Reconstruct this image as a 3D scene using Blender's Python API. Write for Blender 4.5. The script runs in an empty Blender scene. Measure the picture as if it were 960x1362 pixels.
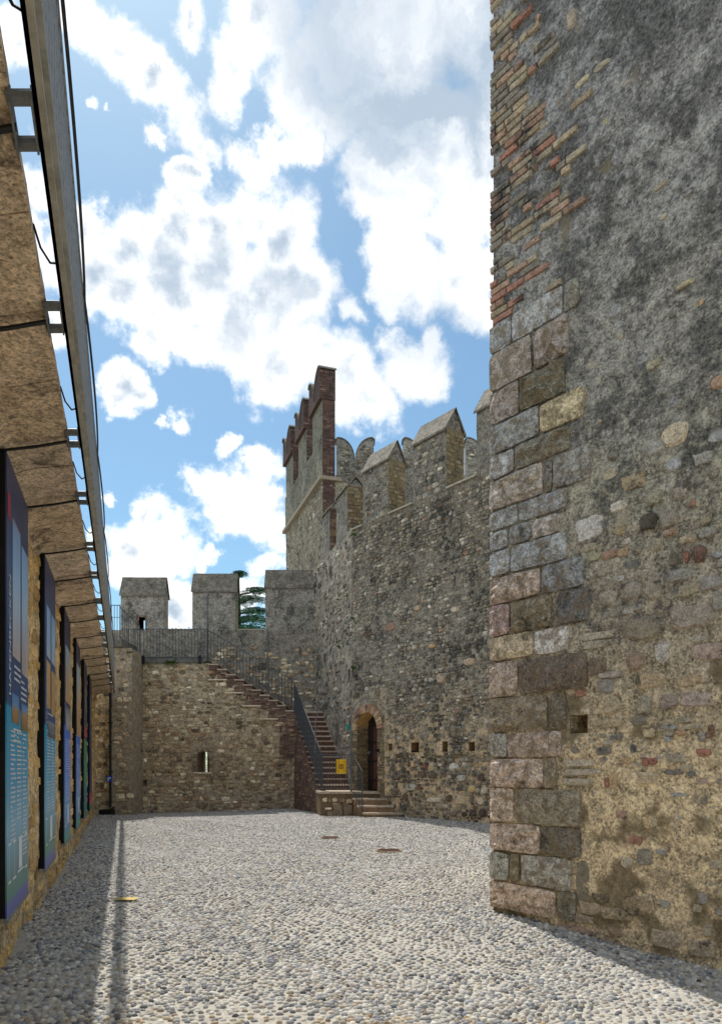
import bpy, math, random
import numpy as np
from mathutils import Vector
random.seed(7); np.random.seed(7)
PI = math.pi
sc = bpy.context.scene
C = sc.collection

# ------------------------------------------------------------------ camera
F, CX, HY = 950.0, 480.0, 1020.0           # focal length and principal point of the photograph, in its pixels
cam_d = bpy.data.cameras.new('camera'); cam = bpy.data.objects.new('camera', cam_d); C.objects.link(cam)
cam.location = (0, 0, 1.6); cam.rotation_euler = (PI/2, 0, 0)
cam_d.sensor_fit = 'VERTICAL'; cam_d.sensor_height = 36.0
cam_d.lens = 36.0*F/1362.0; cam_d.shift_x = 0.0; cam_d.shift_y = (HY-681.0)/1362.0
cam_d.clip_start = 0.05; cam_d.clip_end = 3000
sc.camera = cam

# ------------------------------------------------------------------ light
SUN_AZ, SUN_EL = math.radians(-23.5), math.radians(58.5)     # azimuth from +Y towards +X
sc.view_settings.view_transform = 'Standard'; sc.view_settings.look = 'None'
sc.view_settings.exposure = 1.02; sc.view_settings.gamma = 1.0
sun_d = bpy.data.lights.new('sun', 'SUN'); sun = bpy.data.objects.new('sun', sun_d); C.objects.link(sun)
sun_d.energy = 2.15; sun_d.angle = math.radians(0.5); sun_d.color = (1.0, .95, .87)
sdir = Vector((math.sin(SUN_AZ)*math.cos(SUN_EL), math.cos(SUN_AZ)*math.cos(SUN_EL), math.sin(SUN_EL)))
sun.rotation_euler = sdir.to_track_quat('Z', 'Y').to_euler(); sun.location = (0, 0, 40)

def lin(h):
    c = [int(h[i:i+2], 16)/255 for i in (0, 2, 4)]
    return tuple((v/12.92 if v <= .04045 else ((v+.055)/1.055)**2.4) for v in c)

class NT:
    """tiny node helper"""
    def __init__(s, tree): s.t = tree; s.n = tree.nodes; s.l = tree.links
    def add(s, typ, ins=None, **props):
        nd = s.n.new(typ)
        for k, v in props.items(): setattr(nd, k, v)
        for k, v in (ins or {}).items(): s.put(nd.inputs[k], v)
        return nd
    def put(s, sock, v):
        if isinstance(v, bpy.types.NodeSocket): s.l.new(v, sock)
        elif isinstance(v, tuple) and len(v) == 3 and sock.type == 'RGBA': sock.default_value = (*v, 1)
        else: sock.default_value = v
    def math(s, op, a, b=0.0, c=None, clamp=False):
        nd = s.n.new('ShaderNodeMath'); nd.operation = op; nd.use_clamp = clamp
        s.put(nd.inputs[0], a); s.put(nd.inputs[1], b)
        if c is not None: s.put(nd.inputs[2], c)
        return nd.outputs[0]
    def vmath(s, op, a, b=None, scale=None):
        nd = s.n.new('ShaderNodeVectorMath'); nd.operation = op
        s.put(nd.inputs[0], a)
        if b is not None: s.put(nd.inputs[1], b)
        if scale is not None: s.put(nd.inputs['Scale'], scale)
        return nd.outputs['Value'] if op in ('DISTANCE', 'DOT_PRODUCT', 'LENGTH') else nd.outputs[0]
    def noise(s, vec, scale, detail=4.0, rough=.55, out='Fac', dist=0.0):
        nd = s.add('ShaderNodeTexNoise', {'Vector': vec, 'Scale': scale, 'Detail': detail, 'Roughness': rough, 'Distortion': dist})
        return nd.outputs[out]
    def rng(s, v, a, b, c=0.0, d=1.0, smooth=True):
        nd = s.n.new('ShaderNodeMapRange'); nd.interpolation_type = 'SMOOTHSTEP' if smooth else 'LINEAR'
        s.put(nd.inputs[0], v)
        for i, q in enumerate((a, b, c, d)): nd.inputs[i+1].default_value = q
        return nd.outputs[0]
    def mix(s, f, a, b, mode='MIX'):
        nd = s.n.new('ShaderNodeMix'); nd.data_type = 'RGBA'; nd.blend_type = mode
        s.put(nd.inputs[0], f); s.put(nd.inputs[6], a); s.put(nd.inputs[7], b)
        return nd.outputs[2]
    def ramp(s, f, stops, const=False):
        nd = s.n.new('ShaderNodeValToRGB'); cr = nd.color_ramp
        if const: cr.interpolation = 'CONSTANT'
        while len(cr.elements) > 1: cr.elements.remove(cr.elements[0])
        cr.elements[0].position = stops[0][0]; cr.elements[0].color = (*stops[0][1], 1)
        for p, c in stops[1:]:
            e = cr.elements.new(p); e.color = (*c, 1)
        s.put(nd.inputs[0], f)
        return nd.outputs[0]

# ------------------------------------------------------------------ sky with clouds
w = bpy.data.worlds.new('World'); sc.world = w; w.use_nodes = True
nt = NT(w.node_tree); nt.n.clear()
sky = nt.add('ShaderNodeTexSky', sky_type='NISHITA', sun_disc=False, sun_elevation=SUN_EL, sun_rotation=SUN_AZ,
             air_density=1.0, dust_density=.6, ozone_density=1.2)
SKY_K = .12
def pdir(x, y):
    return Vector(((x-CX)/F, 1.0, (HY-y)/F)).normalized()
Z = lambda x, y, r: (80+x*.604, y*.604, r*.604)
clouds = [Z(20,10,75), Z(60,50,75), Z(120,110,75), Z(190,175,75), Z(250,225,75), Z(300,265,75), Z(330,330,60), Z(280,395,48), Z(395,330,55),
  Z(440,370,60), Z(480,320,50), Z(545,318,40), Z(270,20,55), Z(410,130,85), Z(385,205,75), Z(480,90,100), Z(460,10,110), Z(540,180,95),
  Z(600,90,120), Z(700,60,160), Z(820,60,160), Z(950,100,170), Z(620,280,85), Z(720,220,150), Z(680,370,90), Z(700,440,75), Z(800,330,170),
  Z(740,520,80), Z(900,420,160), Z(800,580,95), Z(900,590,110), Z(930,690,70), Z(980,300,200), Z(740,620,45),
  Z(60,490,60), Z(50,560,80), Z(110,600,90), Z(170,560,85), Z(170,650,80), Z(270,520,65), Z(250,620,120), Z(350,600,130), Z(350,520,60),
  Z(440,480,90), Z(500,540,90), Z(540,640,85), Z(470,660,130), Z(400,720,110), Z(210,735,55), Z(290,760,55), Z(480,810,90), Z(550,790,75),
  Z(640,810,75), Z(680,880,80), Z(780,820,75), Z(805,745,42), Z(725,740,40), Z(650,690,35), Z(215,300,35), Z(75,255,28), Z(110,265,22),
  (30,60,50),(50,230,45),(60,300,40),(40,420,50),(75,440,40),
  (160,520,30),(150,540,34),(178,530,22),(243,567,24),(222,572,14),(262,570,13),(312,597,20),(270,648,30),(300,655,42),(335,665,44),(350,700,46),
  (300,690,30),(355,620,25),(205,690,34),(190,720,40),(230,725,42),(165,745,34),(215,750,40),(240,800,38),(280,735,18),(150,650,12),(345,760,30),
  (150,590,8),(140,700,16),(330,790,30)]
geo = nt.add('ShaderNodeTexCoord').outputs['Generated']
dirv = nt.vmath('NORMALIZE', geo)
wn = nt.add('ShaderNodeTexNoise', {'Vector': dirv, 'Scale': 8.0, 'Detail': 8.0, 'Roughness': .66}).outputs['Color']
warp = nt.vmath('SCALE', nt.vmath('SUBTRACT', wn, (.5, .5, .5)), scale=.11)
dw = nt.vmath('ADD', dirv, warp)
fld = None
for (x, y, r) in clouds:
    if 100 < x < 560 and 240 < y < 540: r *= 1.13
    c0 = pdir(x, y); rr = (.5*((pdir(x+r, y)-c0).length+(pdir(x, y-r)-c0).length))*1.12
    dd = nt.vmath('DISTANCE', dw, tuple(c0))
    fi = nt.math('MULTIPLY_ADD', dd, -1.0/rr, 1.0)
    fi = nt.math('MULTIPLY', fi, min(1.0, .55+rr*4))
    fld = fi if fld is None else nt.math('SMOOTH_MAX', fld, fi, .12)
n1 = nt.noise(dirv, 13.0, 10.0, .60)
n2 = nt.noise(dirv, 4.5, 8.0, .6)
traced = nt.math('ADD', fld, nt.math('MULTIPLY', nt.math('SUBTRACT', n1, .5), 1.35))
# the same sort of broken cloud goes on all round the sky
wild = nt.math('ADD', nt.math('MULTIPLY', nt.math('SUBTRACT', n2, .47), 3.2), nt.math('MULTIPLY', nt.math('SUBTRACT', n1, .5), .9))
vd = pdir(340, 480)
inview = nt.rng(nt.vmath('DOT_PRODUCT', dirv, tuple(vd)), .74, .84)
f_all = nt.add('ShaderNodeMix', data_type='FLOAT', ins={0: inview, 2: wild, 3: traced}).outputs[0]
mask = nt.rng(f_all, -.02, .38)
soft = nt.add('ShaderNodeMix', data_type='FLOAT', ins={0: inview, 2: nt.math('MULTIPLY', wild, .6), 3: fld}).outputs[0]
shn = nt.noise(nt.vmath('ADD', dw, (.37, .11, .06)), 5.2, 9.0, .55, dist=.35)
thick = nt.math('MULTIPLY', nt.rng(shn, .33, .57), nt.rng(f_all, .16, .80))
# the far upper right cloud is thick and grey-blue
gd = nt.rng(nt.vmath('DISTANCE', dirv, tuple(pdir(680, 40))), .50, .05)
gd = nt.math('MULTIPLY', gd, nt.rng(nt.noise(dw, 3.4, 8.0, .55, dist=.5), .36, .6, .15, 1.15))
thick2 = nt.math('MAXIMUM', thick, gd, clamp=True)
ccol = nt.mix(thick2, (.72/SKY_K, .715/SKY_K, .70/SKY_K), (.25/SKY_K, .305/SKY_K, .37/SKY_K))
zz = nt.add('ShaderNodeSeparateXYZ', {0: dirv}).outputs[2]
skyc = nt.mix(1.0, sky.outputs[0], (.43, .55, .55), 'MULTIPLY')
allc = nt.mix(mask, skyc, ccol)
bg = nt.add('ShaderNodeBackground', {'Color': allc, 'Strength': SKY_K})
nt.l.new(bg.outputs[0], nt.add('ShaderNodeOutputWorld').inputs[0])
w.cycles.sampling_method = 'MANUAL'; w.cycles.sample_map_resolution = 512

# ------------------------------------------------------------------ numeric noise
def _h(ix, iy, s):
    v = np.sin(ix*127.1+iy*311.7+s*74.7)*43758.5453
    return v-np.floor(v)
def vn(x, y, s=0):
    ix, iy = np.floor(x), np.floor(y); fx, fy = x-ix, y-iy
    fx = fx*fx*(3-2*fx); fy = fy*fy*(3-2*fy)
    return (_h(ix, iy, s)*(1-fx)+_h(ix+1, iy, s)*fx)*(1-fy)+(_h(ix, iy+1, s)*(1-fx)+_h(ix+1, iy+1, s)*fx)*fy
def fbm(x, y, s=0, o=4):
    r = 0; a = .5
    for i in range(o):
        r = r+a*(vn(x, y, s+i)-.5); x = x*2.03+5.1; y = y*2.03+1.7; a *= .55
    return r

# ------------------------------------------------------------------ materials
M = {}
def base_mat(name):
    m = bpy.data.materials.new(name); m.use_nodes = True
    n = NT(m.node_tree); b = n.n.get('Principled BSDF'); M[name] = m
    b.inputs['Specular IOR Level'].default_value = .25
    return m, n, b
def bump(n, b, h, strength, dist=.02):
    bp = n.add('ShaderNodeBump', {'Height': h, 'Strength': strength, 'Distance': dist})
    n.l.new(bp.outputs[0], b.inputs['Normal'])

def stone_mat(name, stops=None, mott=(.65, 1.35), dark=.3, pale=.2, dcol='24241f', pcol='b8b4a6', fine=40., big=2.2, bmp=.6, bdist=.02,
              tint=None, cracks=0.0, zramp=None, rough=.92, pits=.45, lift=1.98):
    """rock or render with its own lichen and grain; colour from the object's colour, or one colour per loose piece (stops), or a height ramp"""
    m, n, b = base_mat(name)
    g = n.add('ShaderNodeNewGeometry'); p = g.outputs['Position']
    if zramp:
        zc = n.add('ShaderNodeSeparateXYZ', {0: p}).outputs[2]
        zj = n.math('ADD', zc, n.math('MULTIPLY', n.math('SUBTRACT', n.noise(p, 1.4, 5.0, .6), .5), zramp[2]))
        col = n.ramp(n.math('DIVIDE', n.math('SUBTRACT', zj, zramp[0]), zramp[1]-zramp[0]), zramp[3])
    elif stops: col = n.ramp(g.outputs['Random Per Island'], stops)
    else: col = n.add('ShaderNodeObjectInfo').outputs['Color']
    a = n.noise(p, fine*.35, 5.0, .65); a2 = n.noise(p, fine, 3.0, .7); a3 = n.noise(p, big*3.1, 5.0, .6)
    cv = n.add('ShaderNodeTexVoronoi', {'Vector': n.vmath('ADD', p, n.vmath('SCALE', n.add('ShaderNodeTexNoise', {'Vector': p, 'Scale': fine*.5, 'Detail': 2.0}).outputs['Color'], scale=.6/fine)), 'Scale': fine*2.1})
    cell = n.add('ShaderNodeSeparateColor', {0: cv.outputs['Color']}).outputs[0]
    v = n.rng(n.math('ADD', n.math('ADD', n.math('MULTIPLY', a, .55), n.math('MULTIPLY', a2, .25)), n.math('MULTIPLY', cell, .16)), .35, .63, mott[0]*lift, mott[1]*lift, False)
    wr, wb = (1.0, 1.0) if lift == 1.0 else (1.02, .99)
    vv = n.add('ShaderNodeCombineXYZ', {0: n.math('MULTIPLY', v, wr), 1: v, 2: n.math('MULTIPLY', v, wb)}).outputs[0]
    col = n.mix(1.0, col, vv, 'MULTIPLY')
    if pits > 0:
        pt_ = n.rng(n.noise(p, fine*1.9, 2.0, .6), .36, .42, 1-pits, 1.0)
        col = n.mix(1.0, col, n.add('ShaderNodeCombineXYZ', {0: pt_, 1: pt_, 2: pt_}).outputs[0], 'MULTIPLY')
    if tint: col = n.mix(n.rng(a3, .45, .62, 0, .65), col, tint)
    if dark > 0:
        d1 = n.noise(p, big, 8.0, .68)
        d = n.rng(n.math('ADD', n.math('MULTIPLY', d1, .7), n.math('MULTIPLY', a, .3)), .60-.20*dark, .68-.19*dark, 0, .80)
        col = n.mix(d, col, lin(dcol))
    if pale > 0:
        q = n.noise(p, fine*.8, 2.0, .8)
        q2 = n.noise(p, big*1.3+.7, 4.0, .6)
        pf = n.rng(n.math('ADD', q, n.math('MULTIPLY', n.math('SUBTRACT', q2, .5), .5)), .70-.16*pale, .76-.14*pale, 0, .85)
        col = n.mix(pf, col, lin(pcol))
    n.l.new(col, b.inputs['Base Color']); b.inputs['Roughness'].default_value = rough
    hgt = n.math('ADD', n.math('ADD', n.math('MULTIPLY', a, .9), n.math('MULTIPLY', a2, .4)), n.math('MULTIPLY', cell, .12))
    if cracks > 0:
        vo = n.add('ShaderNodeTexVoronoi', {'Vector': n.vmath('ADD', p, n.vmath('SCALE', n.add('ShaderNodeTexNoise', {'Vector': p, 'Scale': 6.0, 'Detail': 3.0}).outputs['Color'], scale=.12)), 'Scale': 9.0}, feature='DISTANCE_TO_EDGE')
        hgt = n.math('ADD', hgt, n.math('MULTIPLY', n.rng(vo.outputs['Distance'], 0, .09), cracks))
    bump(n, b, hgt, bmp, bdist)
    return m

def flat_mat(name, col, rough=.6, metal=0.0, grain=.12, spec=.4, scale=30.):
    m, n, b = base_mat(name)
    p = n.add('ShaderNodeNewGeometry').outputs['Position']
    a = n.noise(p, scale, 4.0, .6)
    v = n.rng(a, .35, .65, 1-grain, 1+grain, False)
    c = n.mix(1.0, col, n.add('ShaderNodeCombineXYZ', {0: v, 1: v, 2: v}).outputs[0], 'MULTIPLY')
    n.l.new(c, b.inputs['Base Color'])
    b.inputs['Roughness'].default_value = rough; b.inputs['Metallic'].default_value = metal; b.inputs['Specular IOR Level'].default_value = spec
    if grain > .05: bump(n, b, a, .15, .004)
    return m

def st(*cols):
    k = len(cols); return [(i/max(1, k-1), lin(c)) for i, c in enumerate(cols)]

stone_mat('ashlar', fine=26, big=3.0, dark=.22, pale=.16, mott=(.42, 1.5), bmp=1.0, bdist=.06, cracks=.12, tint=lin('8a7658'), dcol='3b382f', pcol='c9c2b2')
stone_mat('tower_brick', fine=30, big=2.6, dark=.42, pale=.25, mott=(.6, 1.3), bmp=.6, bdist=.012, dcol='33363a')
stone_mat('field_stone', fine=45, big=4.0, dark=.28, pale=.16, mott=(.55, 1.4), bmp=.8, bdist=.02, cracks=.3, dcol='33332f')
stone_mat('tower_render', zramp=(-.2, 9.0, 2.0, [(0, lin('a8977c')), (.17, lin('b3a283')), (.27, lin('9a8d76')), (.36, lin('898070')), (.48, lin('86806f')), (.56, lin('807b70')), (.8, lin('7a7874')), (1, lin('757473'))]),
          fine=24, big=1.5, dark=.0, pale=.42, mott=(.35, 1.65), bmp=1.0, bdist=.06, pcol='b4b4b0')
# the render darkens with lichen patches, more of them higher up: add to the node graph
def tower_lichen():
    m = M['tower_render']; n = NT(m.node_tree); b = n.n.get('Principled BSDF')
    p = n.add('ShaderNodeNewGeometry').outputs['Position']
    zc = n.add('ShaderNodeSeparateXYZ', {0: p}).outputs[2]
    src = b.inputs['Base Color'].links[0].from_socket
    l1 = n.noise(p, 1.5, 8.0, .72); l2 = n.noise(p, 15.0, 6.0, .8)
    s = n.math('ADD', n.math('MULTIPLY', l1, .62), n.math('MULTIPLY', l2, .38))
    lift = n.rng(zc, .6, 7.5, -.062, .022, False)
    lf = n.rng(n.math('ADD', s, lift), .475, .57, 0, .82)
    dk = n.mix(n.rng(n.noise(p, 26.0, 3.0, .8), .42, .6), lin('343434'), lin('716f68'))
    c = n.mix(lf, src, dk)
    # later grey-brown cement patches low on the wall
    pt = n.rng(n.math('ADD', n.noise(p, 2.3, 5.0, .5), n.rng(zc, .2, 3.2, .03, -.12, False)), .515, .60, 0, .85)
    c = n.mix(pt, c, n.mix(n.rng(l2, .4, .6), lin('75664c'), lin('9a8a6c')))
    n.l.new(c, b.inputs['Base Color'])
tower_lichen()
stone_mat('left_wall_stone', zramp=(-.2, 5.0, 1.6, st('8c7e66', '9c8a6a', 'a18c68', '948466')), fine=16, big=1.8, dark=.22, pale=.26, mott=(.35, 1.6), bmp=1.0, bdist=.05, dcol='3a2e1e', pcol='c0a87c')
stone_mat('left_wall_rubble', stops=st('7a6444', 'a58a5c', '8d7449', 'b39a6c', '6d5a40'), fine=26, big=1.8, dark=.15, pale=.18, bmp=1.0, bdist=.04, dcol='3a2e1e', pcol='c0a87c')
stone_mat('soffit_stone', fine=26, big=1.5, dark=.36, pale=.14, mott=(.45, 1.45), bmp=1.0, bdist=.04, dcol='2c2822', pcol='b39a78')
stone_mat('right_wall_mortar', zramp=(0, 9.8, 2.6, [(0, lin('97876e')), (.2, lin('96866c')), (.32, lin('857a66')), (.45, lin('767064')), (.7, lin('6c665a')), (1, lin('605a4e'))]),
          fine=11, big=.9, dark=.36, pale=.34, mott=(.45, 1.55), bmp=1.0, bdist=.05, dcol='393835', pcol='a8a59a')
stone_mat('right_wall_rubble', stops=[(0, lin('4c4944')), (.2, lin('6b675e')), (.35, lin('827b6c')), (.5, lin('605e59')), (.66, lin('8f8878')), (.78, lin('6e6353')), (.86, lin('504b44')), (.94, lin('a8a396')), (1, lin('7a6252'))],
          fine=16, big=.8, dark=.5, pale=.42, mott=(.5, 1.5), bmp=1.0, bdist=.03, dcol='3b3a37')
stone_mat('far_wall_mortar', zramp=(0, 6.8, 2.0, [(0, lin('8a7f70')), (.2, lin('80725f')), (.5, lin('8c806c')), (.8, lin('8a7f6c')), (1, lin('6e6a62'))]), fine=12, big=1.0, dark=.22, pale=.26, mott=(.5, 1.5), bmp=1.0, bdist=.05, dcol='332e26')
stone_mat('far_wall_rubble', stops=[(0, lin('4e463b')), (.2, lin('8c7b62')), (.4, lin('a08f74')), (.55, lin('6c5f4c')), (.7, lin('b8ac92')), (.82, lin('7b5f48')), (.92, lin('9c8c74')), (1, lin('c9bfa8'))], fine=16, big=.9, dark=.34, pale=.25, mott=(.5, 1.5), bmp=1.0, bdist=.03, dcol='332e26')
stone_mat('merlon_stone', stops=None, fine=13, big=1.0, dark=.36, pale=.62, mott=(.4, 1.6), bmp=1.0, bdist=.05, dcol='393936', pcol='a09e96')
stone_mat('pier_render', fine=14, big=1.1, dark=.20, pale=.3, mott=(.55, 1.4), bmp=.9, bdist=.04, dcol='3a362f', pcol='b0a898')
stone_mat('small_brick', stops=[(0, lin('4a3b36')), (.3, lin('5e4b43')), (.55, lin('685047')), (.75, lin('554842')), (.9, lin('766555')), (1, lin('857866'))], fine=40, big=2.0, dark=.16, pale=.12, bmp=.5, bdist=.01, dcol='33291f')
stone_mat('keep_brick', stops=[(0, lin('352b29')), (.3, lin('453833')), (.55, lin('52403a')), (.75, lin('3f3330')), (.9, lin('5f4d45')), (1, lin('75665c'))], fine=40, big=2.0, dark=.14, pale=.15, bmp=.5, bdist=.01, dcol='2b2422')
stone_mat('ochre_brick', stops=[(0, lin('5f5848')), (.3, lin('746a50')), (.5, lin('565044')), (.7, lin('62503f')), (.85, lin('7c745e')), (1, lin('45413a'))], fine=30, big=1.6, dark=.36, pale=.2, bmp=.6, bdist=.015, dcol='332b20')
stone_mat('brick_mortar', fine=30, big=2.5, dark=.2, pale=.2, bmp=.6, bdist=.01, dcol='302c28')
stone_mat('tread_stone', fine=30, big=2.5, dark=.08, pale=.15, mott=(.7, 1.25), bmp=.4, bdist=.01)
stone_mat('mossy_cap', fine=12, big=1.6, dark=.26, pale=.32, mott=(.55, 1.4), bmp=.9, bdist=.04, dcol='33332c', pcol='a5a296', tint=lin('5f5c50'))
stone_mat('ground_mortar', lift=1.0, stops=None, fine=30, big=.8, dark=.03, pale=.1, mott=(.75, 1.2), bmp=.6, bdist=.008, dcol='56514a')
PEB = [(0, lin('5c5d60')), (.10, lin('85848a')), (.22, lin('b0aca4')), (.38, lin('c9c3b4')), (.5, lin('8c8f95')), (.6, lin('b9a888')), (.68, lin('d6d0c2')), (.76, lin('a08a68')), (.82, lin('6d747d')), (.88, lin('ddd8cc')), (.94, lin('a0825f')), (.96, lin('8d9aa8')), (1, lin('55504a'))]
stone_mat('pebble_stone', lift=1.0, pits=0, stops=None, fine=70, big=6, dark=0, pale=0, mott=(.82, 1.15), bmp=.2, bdist=.004, rough=.6)
stone_mat('pebble_mass', lift=1.0, pits=0, stops=[(p_, tuple(v*.6+.4*(.3*c_[0]+.6*c_[1]+.1*c_[2]) for v in c_)) for p_, c_ in PEB], fine=70, big=6, dark=0, pale=0, mott=(.82, 1.15), bmp=.2, bdist=.004, rough=.6)
flat_mat('rail_steel', lin('777b7e'), .55, .3, .15)
flat_mat('railing_iron', lin('50555a'), .55, .3, .15)
flat_mat('grey_paint', lin('a19d92'), .6, .0, .22, scale=9)
flat_mat('dark_iron', lin('26282a'), .5, .5, .2)
flat_mat('gap_shade_black', lin('0c0c0e'), .8, 0, .1)  # near-black standing in for the shade behind the banners
flat_mat('cable_rubber', lin('141519'), .5)
flat_mat('yellow_plate', lin('e8b411'), .45, 0, .05)
flat_mat('yellow_tape', lin('c4ad58'), .6, 0, .12)
flat_mat('sign_black', lin('1a1a1a'), .6)
flat_mat('sign_blue', lin('2c55b8'), .5)
flat_mat('white_print', lin('d9dde0'), .6, 0, .03)
flat_mat('teal_plate', lin('1f8f80'), .5)
flat_mat('door_wood', lin('2b211d'), .7, 0, .35, scale=12)
flat_mat('board_wood', lin('8a7861'), .8, 0, .3, scale=14)
flat_mat('rust_iron', lin('5b3a30'), .8, .2, .3)
flat_mat('concrete_edge', lin('6f6d67'), .85, 0, .3, scale=9)
flat_mat('bark', lin('4a3a2c'), .9, 0, .3)
flat_mat('void_black', lin('080706'), 1.0, 0, 0)
def leaf_mat(name, stops):
    m, n, b = base_mat(name)
    g = n.add('ShaderNodeNewGeometry')
    n.l.new(n.ramp(g.outputs['Random Per Island'], stops), b.inputs['Base Color']); b.inputs['Roughness'].default_value = .7
    return m
leaf_mat('cedar_leaf', st('24583a', '37704a', '4f8c5a', '2c6040'))
leaf_mat('weed_leaf', st('35591f', '56802c', '6f9a3a'))
leaf_mat('bush_leaf', st('2c4f22', '4b7a30', '6d9a48'))

# ------------------------------------------------------------------ object helpers
def link(o, parent=None):
    C.objects.link(o)
    if parent is not None: o.parent = parent
    return o
def thing(name, label, cat, loc=(0, 0, 0), group=None):
    o = bpy.data.objects.new(name, None); C.objects.link(o); o.empty_display_size = .2
    o['label'] = label; o['category'] = cat
    if group: o['group'] = group
    o.location = loc
    return o
def tag(o, label, cat, group=None):
    o['label'] = label; o['category'] = cat
    if group: o['group'] = group
    return o

class MB:
    def __init__(s): s.v = []; s.f = []; s.m = []
    def quad(s, a, b, c, d, m=0):
        i = len(s.v); s.v += [tuple(a), tuple(b), tuple(c), tuple(d)]; s.f.append((i, i+1, i+2, i+3)); s.m.append(m)
    def poly(s, pts, m=0):
        i = len(s.v); s.v += [tuple(p) for p in pts]; s.f.append(tuple(range(i, i+len(pts)))); s.m.append(m)
    def hexa(s, P, m=0):
        """P: 8 corners, bottom 0-3 ccw seen from above, top 4-7"""
        i = len(s.v); s.v += [tuple(p) for p in P]
        for q in ((0, 3, 2, 1), (4, 5, 6, 7), (0, 1, 5, 4), (1, 2, 6, 5), (2, 3, 7, 6), (3, 0, 4, 7)):
            s.f.append(tuple(i+k for k in q)); s.m.append(m)
    def box(s, x0, x1, y0, y1, z0, z1, m=0):
        s.hexa([(x0, y0, z0), (x1, y0, z0), (x1, y1, z0), (x0, y1, z0), (x0, y0, z1), (x1, y0, z1), (x1, y1, z1), (x0, y1, z1)], m)
    def fbox(s, fr, u0, u1, z0, z1, n0, n1, m=0):
        """box in a wall frame: n is distance out of the wall"""
        s.hexa([fr(u0, z0, n1), fr(u1, z0, n1), fr(u1, z0, n0), fr(u0, z0, n0), fr(u0, z1, n1), fr(u1, z1, n1), fr(u1, z1, n0), fr(u0, z1, n0)], m)
    def extrude(s, pts, off, m=0):
        """prism from a planar outline pts (3d) and an offset vector"""
        off = Vector(off); A = [Vector(p) for p in pts]; B = [p+off for p in A]; k = len(A)
        i = len(s.v); s.v += [tuple(p) for p in A+B]
        s.f.append(tuple(range(i, i+k))); s.f.append(tuple(range(i+2*k-1, i+k-1, -1))); s.m += [m, m]
        for j in range(k):
            j2 = (j+1) % k; s.f.append((i+j, i+k+j, i+k+j2, i+j2)); s.m.append(m)
    def tube(s, pts, r, seg=6, m=0, cap=True):
        pts = [Vector(p) for p in pts]; rings = []
        for k, p in enumerate(pts):
            t = (pts[min(k+1, len(pts)-1)]-pts[max(k-1, 0)]).normalized()
            a = t.cross(Vector((0, 0, 1)));
            if a.length < .1: a = t.cross(Vector((0, 1, 0)))
            a.normalize(); b2 = t.cross(a); i = len(s.v); rr = r[k] if isinstance(r, (list, tuple)) else r
            s.v += [tuple(p+a*math.cos(2*PI*j/seg)*rr+b2*math.sin(2*PI*j/seg)*rr) for j in range(seg)]; rings.append(i)
        for k in range(len(rings)-1):
            for j in range(seg):
                j2 = (j+1) % seg; s.f.append((rings[k]+j, rings[k]+j2, rings[k+1]+j2, rings[k+1]+j)); s.m.append(m)
        if cap:
            s.f.append(tuple(rings[0]+j for j in reversed(range(seg)))); s.f.append(tuple(rings[-1]+j for j in range(seg))); s.m += [m, m]
    def grid(s, P, m=0, flip=False):
        """P: (a,b,3) array"""
        a, b = P.shape[:2]; i = len(s.v); s.v += [tuple(p) for p in P.reshape(-1, 3).tolist()]
        for r in range(a-1):
            for c in range(b-1):
                q = (i+r*b+c, i+r*b+c+1, i+(r+1)*b+c+1, i+(r+1)*b+c)
                s.f.append(q[::-1] if flip else q); s.m.append(m)
    def mesh(s, name, mats, smooth=False):
        me = bpy.data.meshes.new(name); me.from_pydata(s.v, [], s.f)
        for mm in mats: me.materials.append(M[mm])
        if len(mats) > 1: me.polygons.foreach_set('material_index', s.m)
        if smooth: me.polygons.foreach_set('use_smooth', [True]*len(s.f))
        me.update(); return me
    def build(s, name, mats, parent=None, smooth=False, color=None, stuff=False):
        if isinstance(mats, str): mats = [mats]
        o = bpy.data.objects.new(name, s.mesh(name, mats, smooth)); link(o, parent)
        if color is not None: o.color = (*color, 1)
        if stuff: o['kind'] = 'stuff'
        return o

def np_mesh(name, V, Fq, mats, smooth=True):
    me = bpy.data.meshes.new(name)
    me.vertices.add(len(V)); me.vertices.foreach_set('co', V.astype(np.float32).ravel())
    k = Fq.shape[1]; me.loops.add(Fq.size); me.loops.foreach_set('vertex_index', Fq.astype(np.int32).ravel())
    me.polygons.add(len(Fq)); me.polygons.foreach_set('loop_start', np.arange(0, Fq.size, k, dtype=np.int32))
    me.polygons.foreach_set('loop_total', np.full(len(Fq), k, dtype=np.int32))
    me.polygons.foreach_set('use_smooth', np.full(len(Fq), smooth))
    for mm in mats: me.materials.append(M[mm])
    me.update(calc_edges=True); return me

class Fr:
    """a vertical wall plane: u runs along it, z up, n out of it towards the viewer (right-hand side of u seen from the front)"""
    def __init__(s, ox, oy, dx, dy):
        L = math.hypot(dx, dy); s.o = (ox, oy); s.d = (dx/L, dy/L); s.nn = (s.d[1], -s.d[0])
    def __call__(s, u, z, n=0.0):
        return (s.o[0]+s.d[0]*u+s.nn[0]*n, s.o[1]+s.d[1]*u+s.nn[1]*n, z)
    def arr(s, U, Zz, Nn):
        return np.stack([s.o[0]+s.d[0]*U+s.nn[0]*Nn, s.o[1]+s.d[1]*U+s.nn[1]*Nn, Zz+0*U], -1)
    def uz(s, px, py):
        """where the view ray of a photograph pixel meets this wall: (u, z)"""
        k = (px-CX)/F
        u = (k*s.o[1]-s.o[0])/(s.d[0]-k*s.d[1])
        Y = s.o[1]+s.d[1]*u
        return u, 1.6+(HY-py)*Y/F

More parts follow.
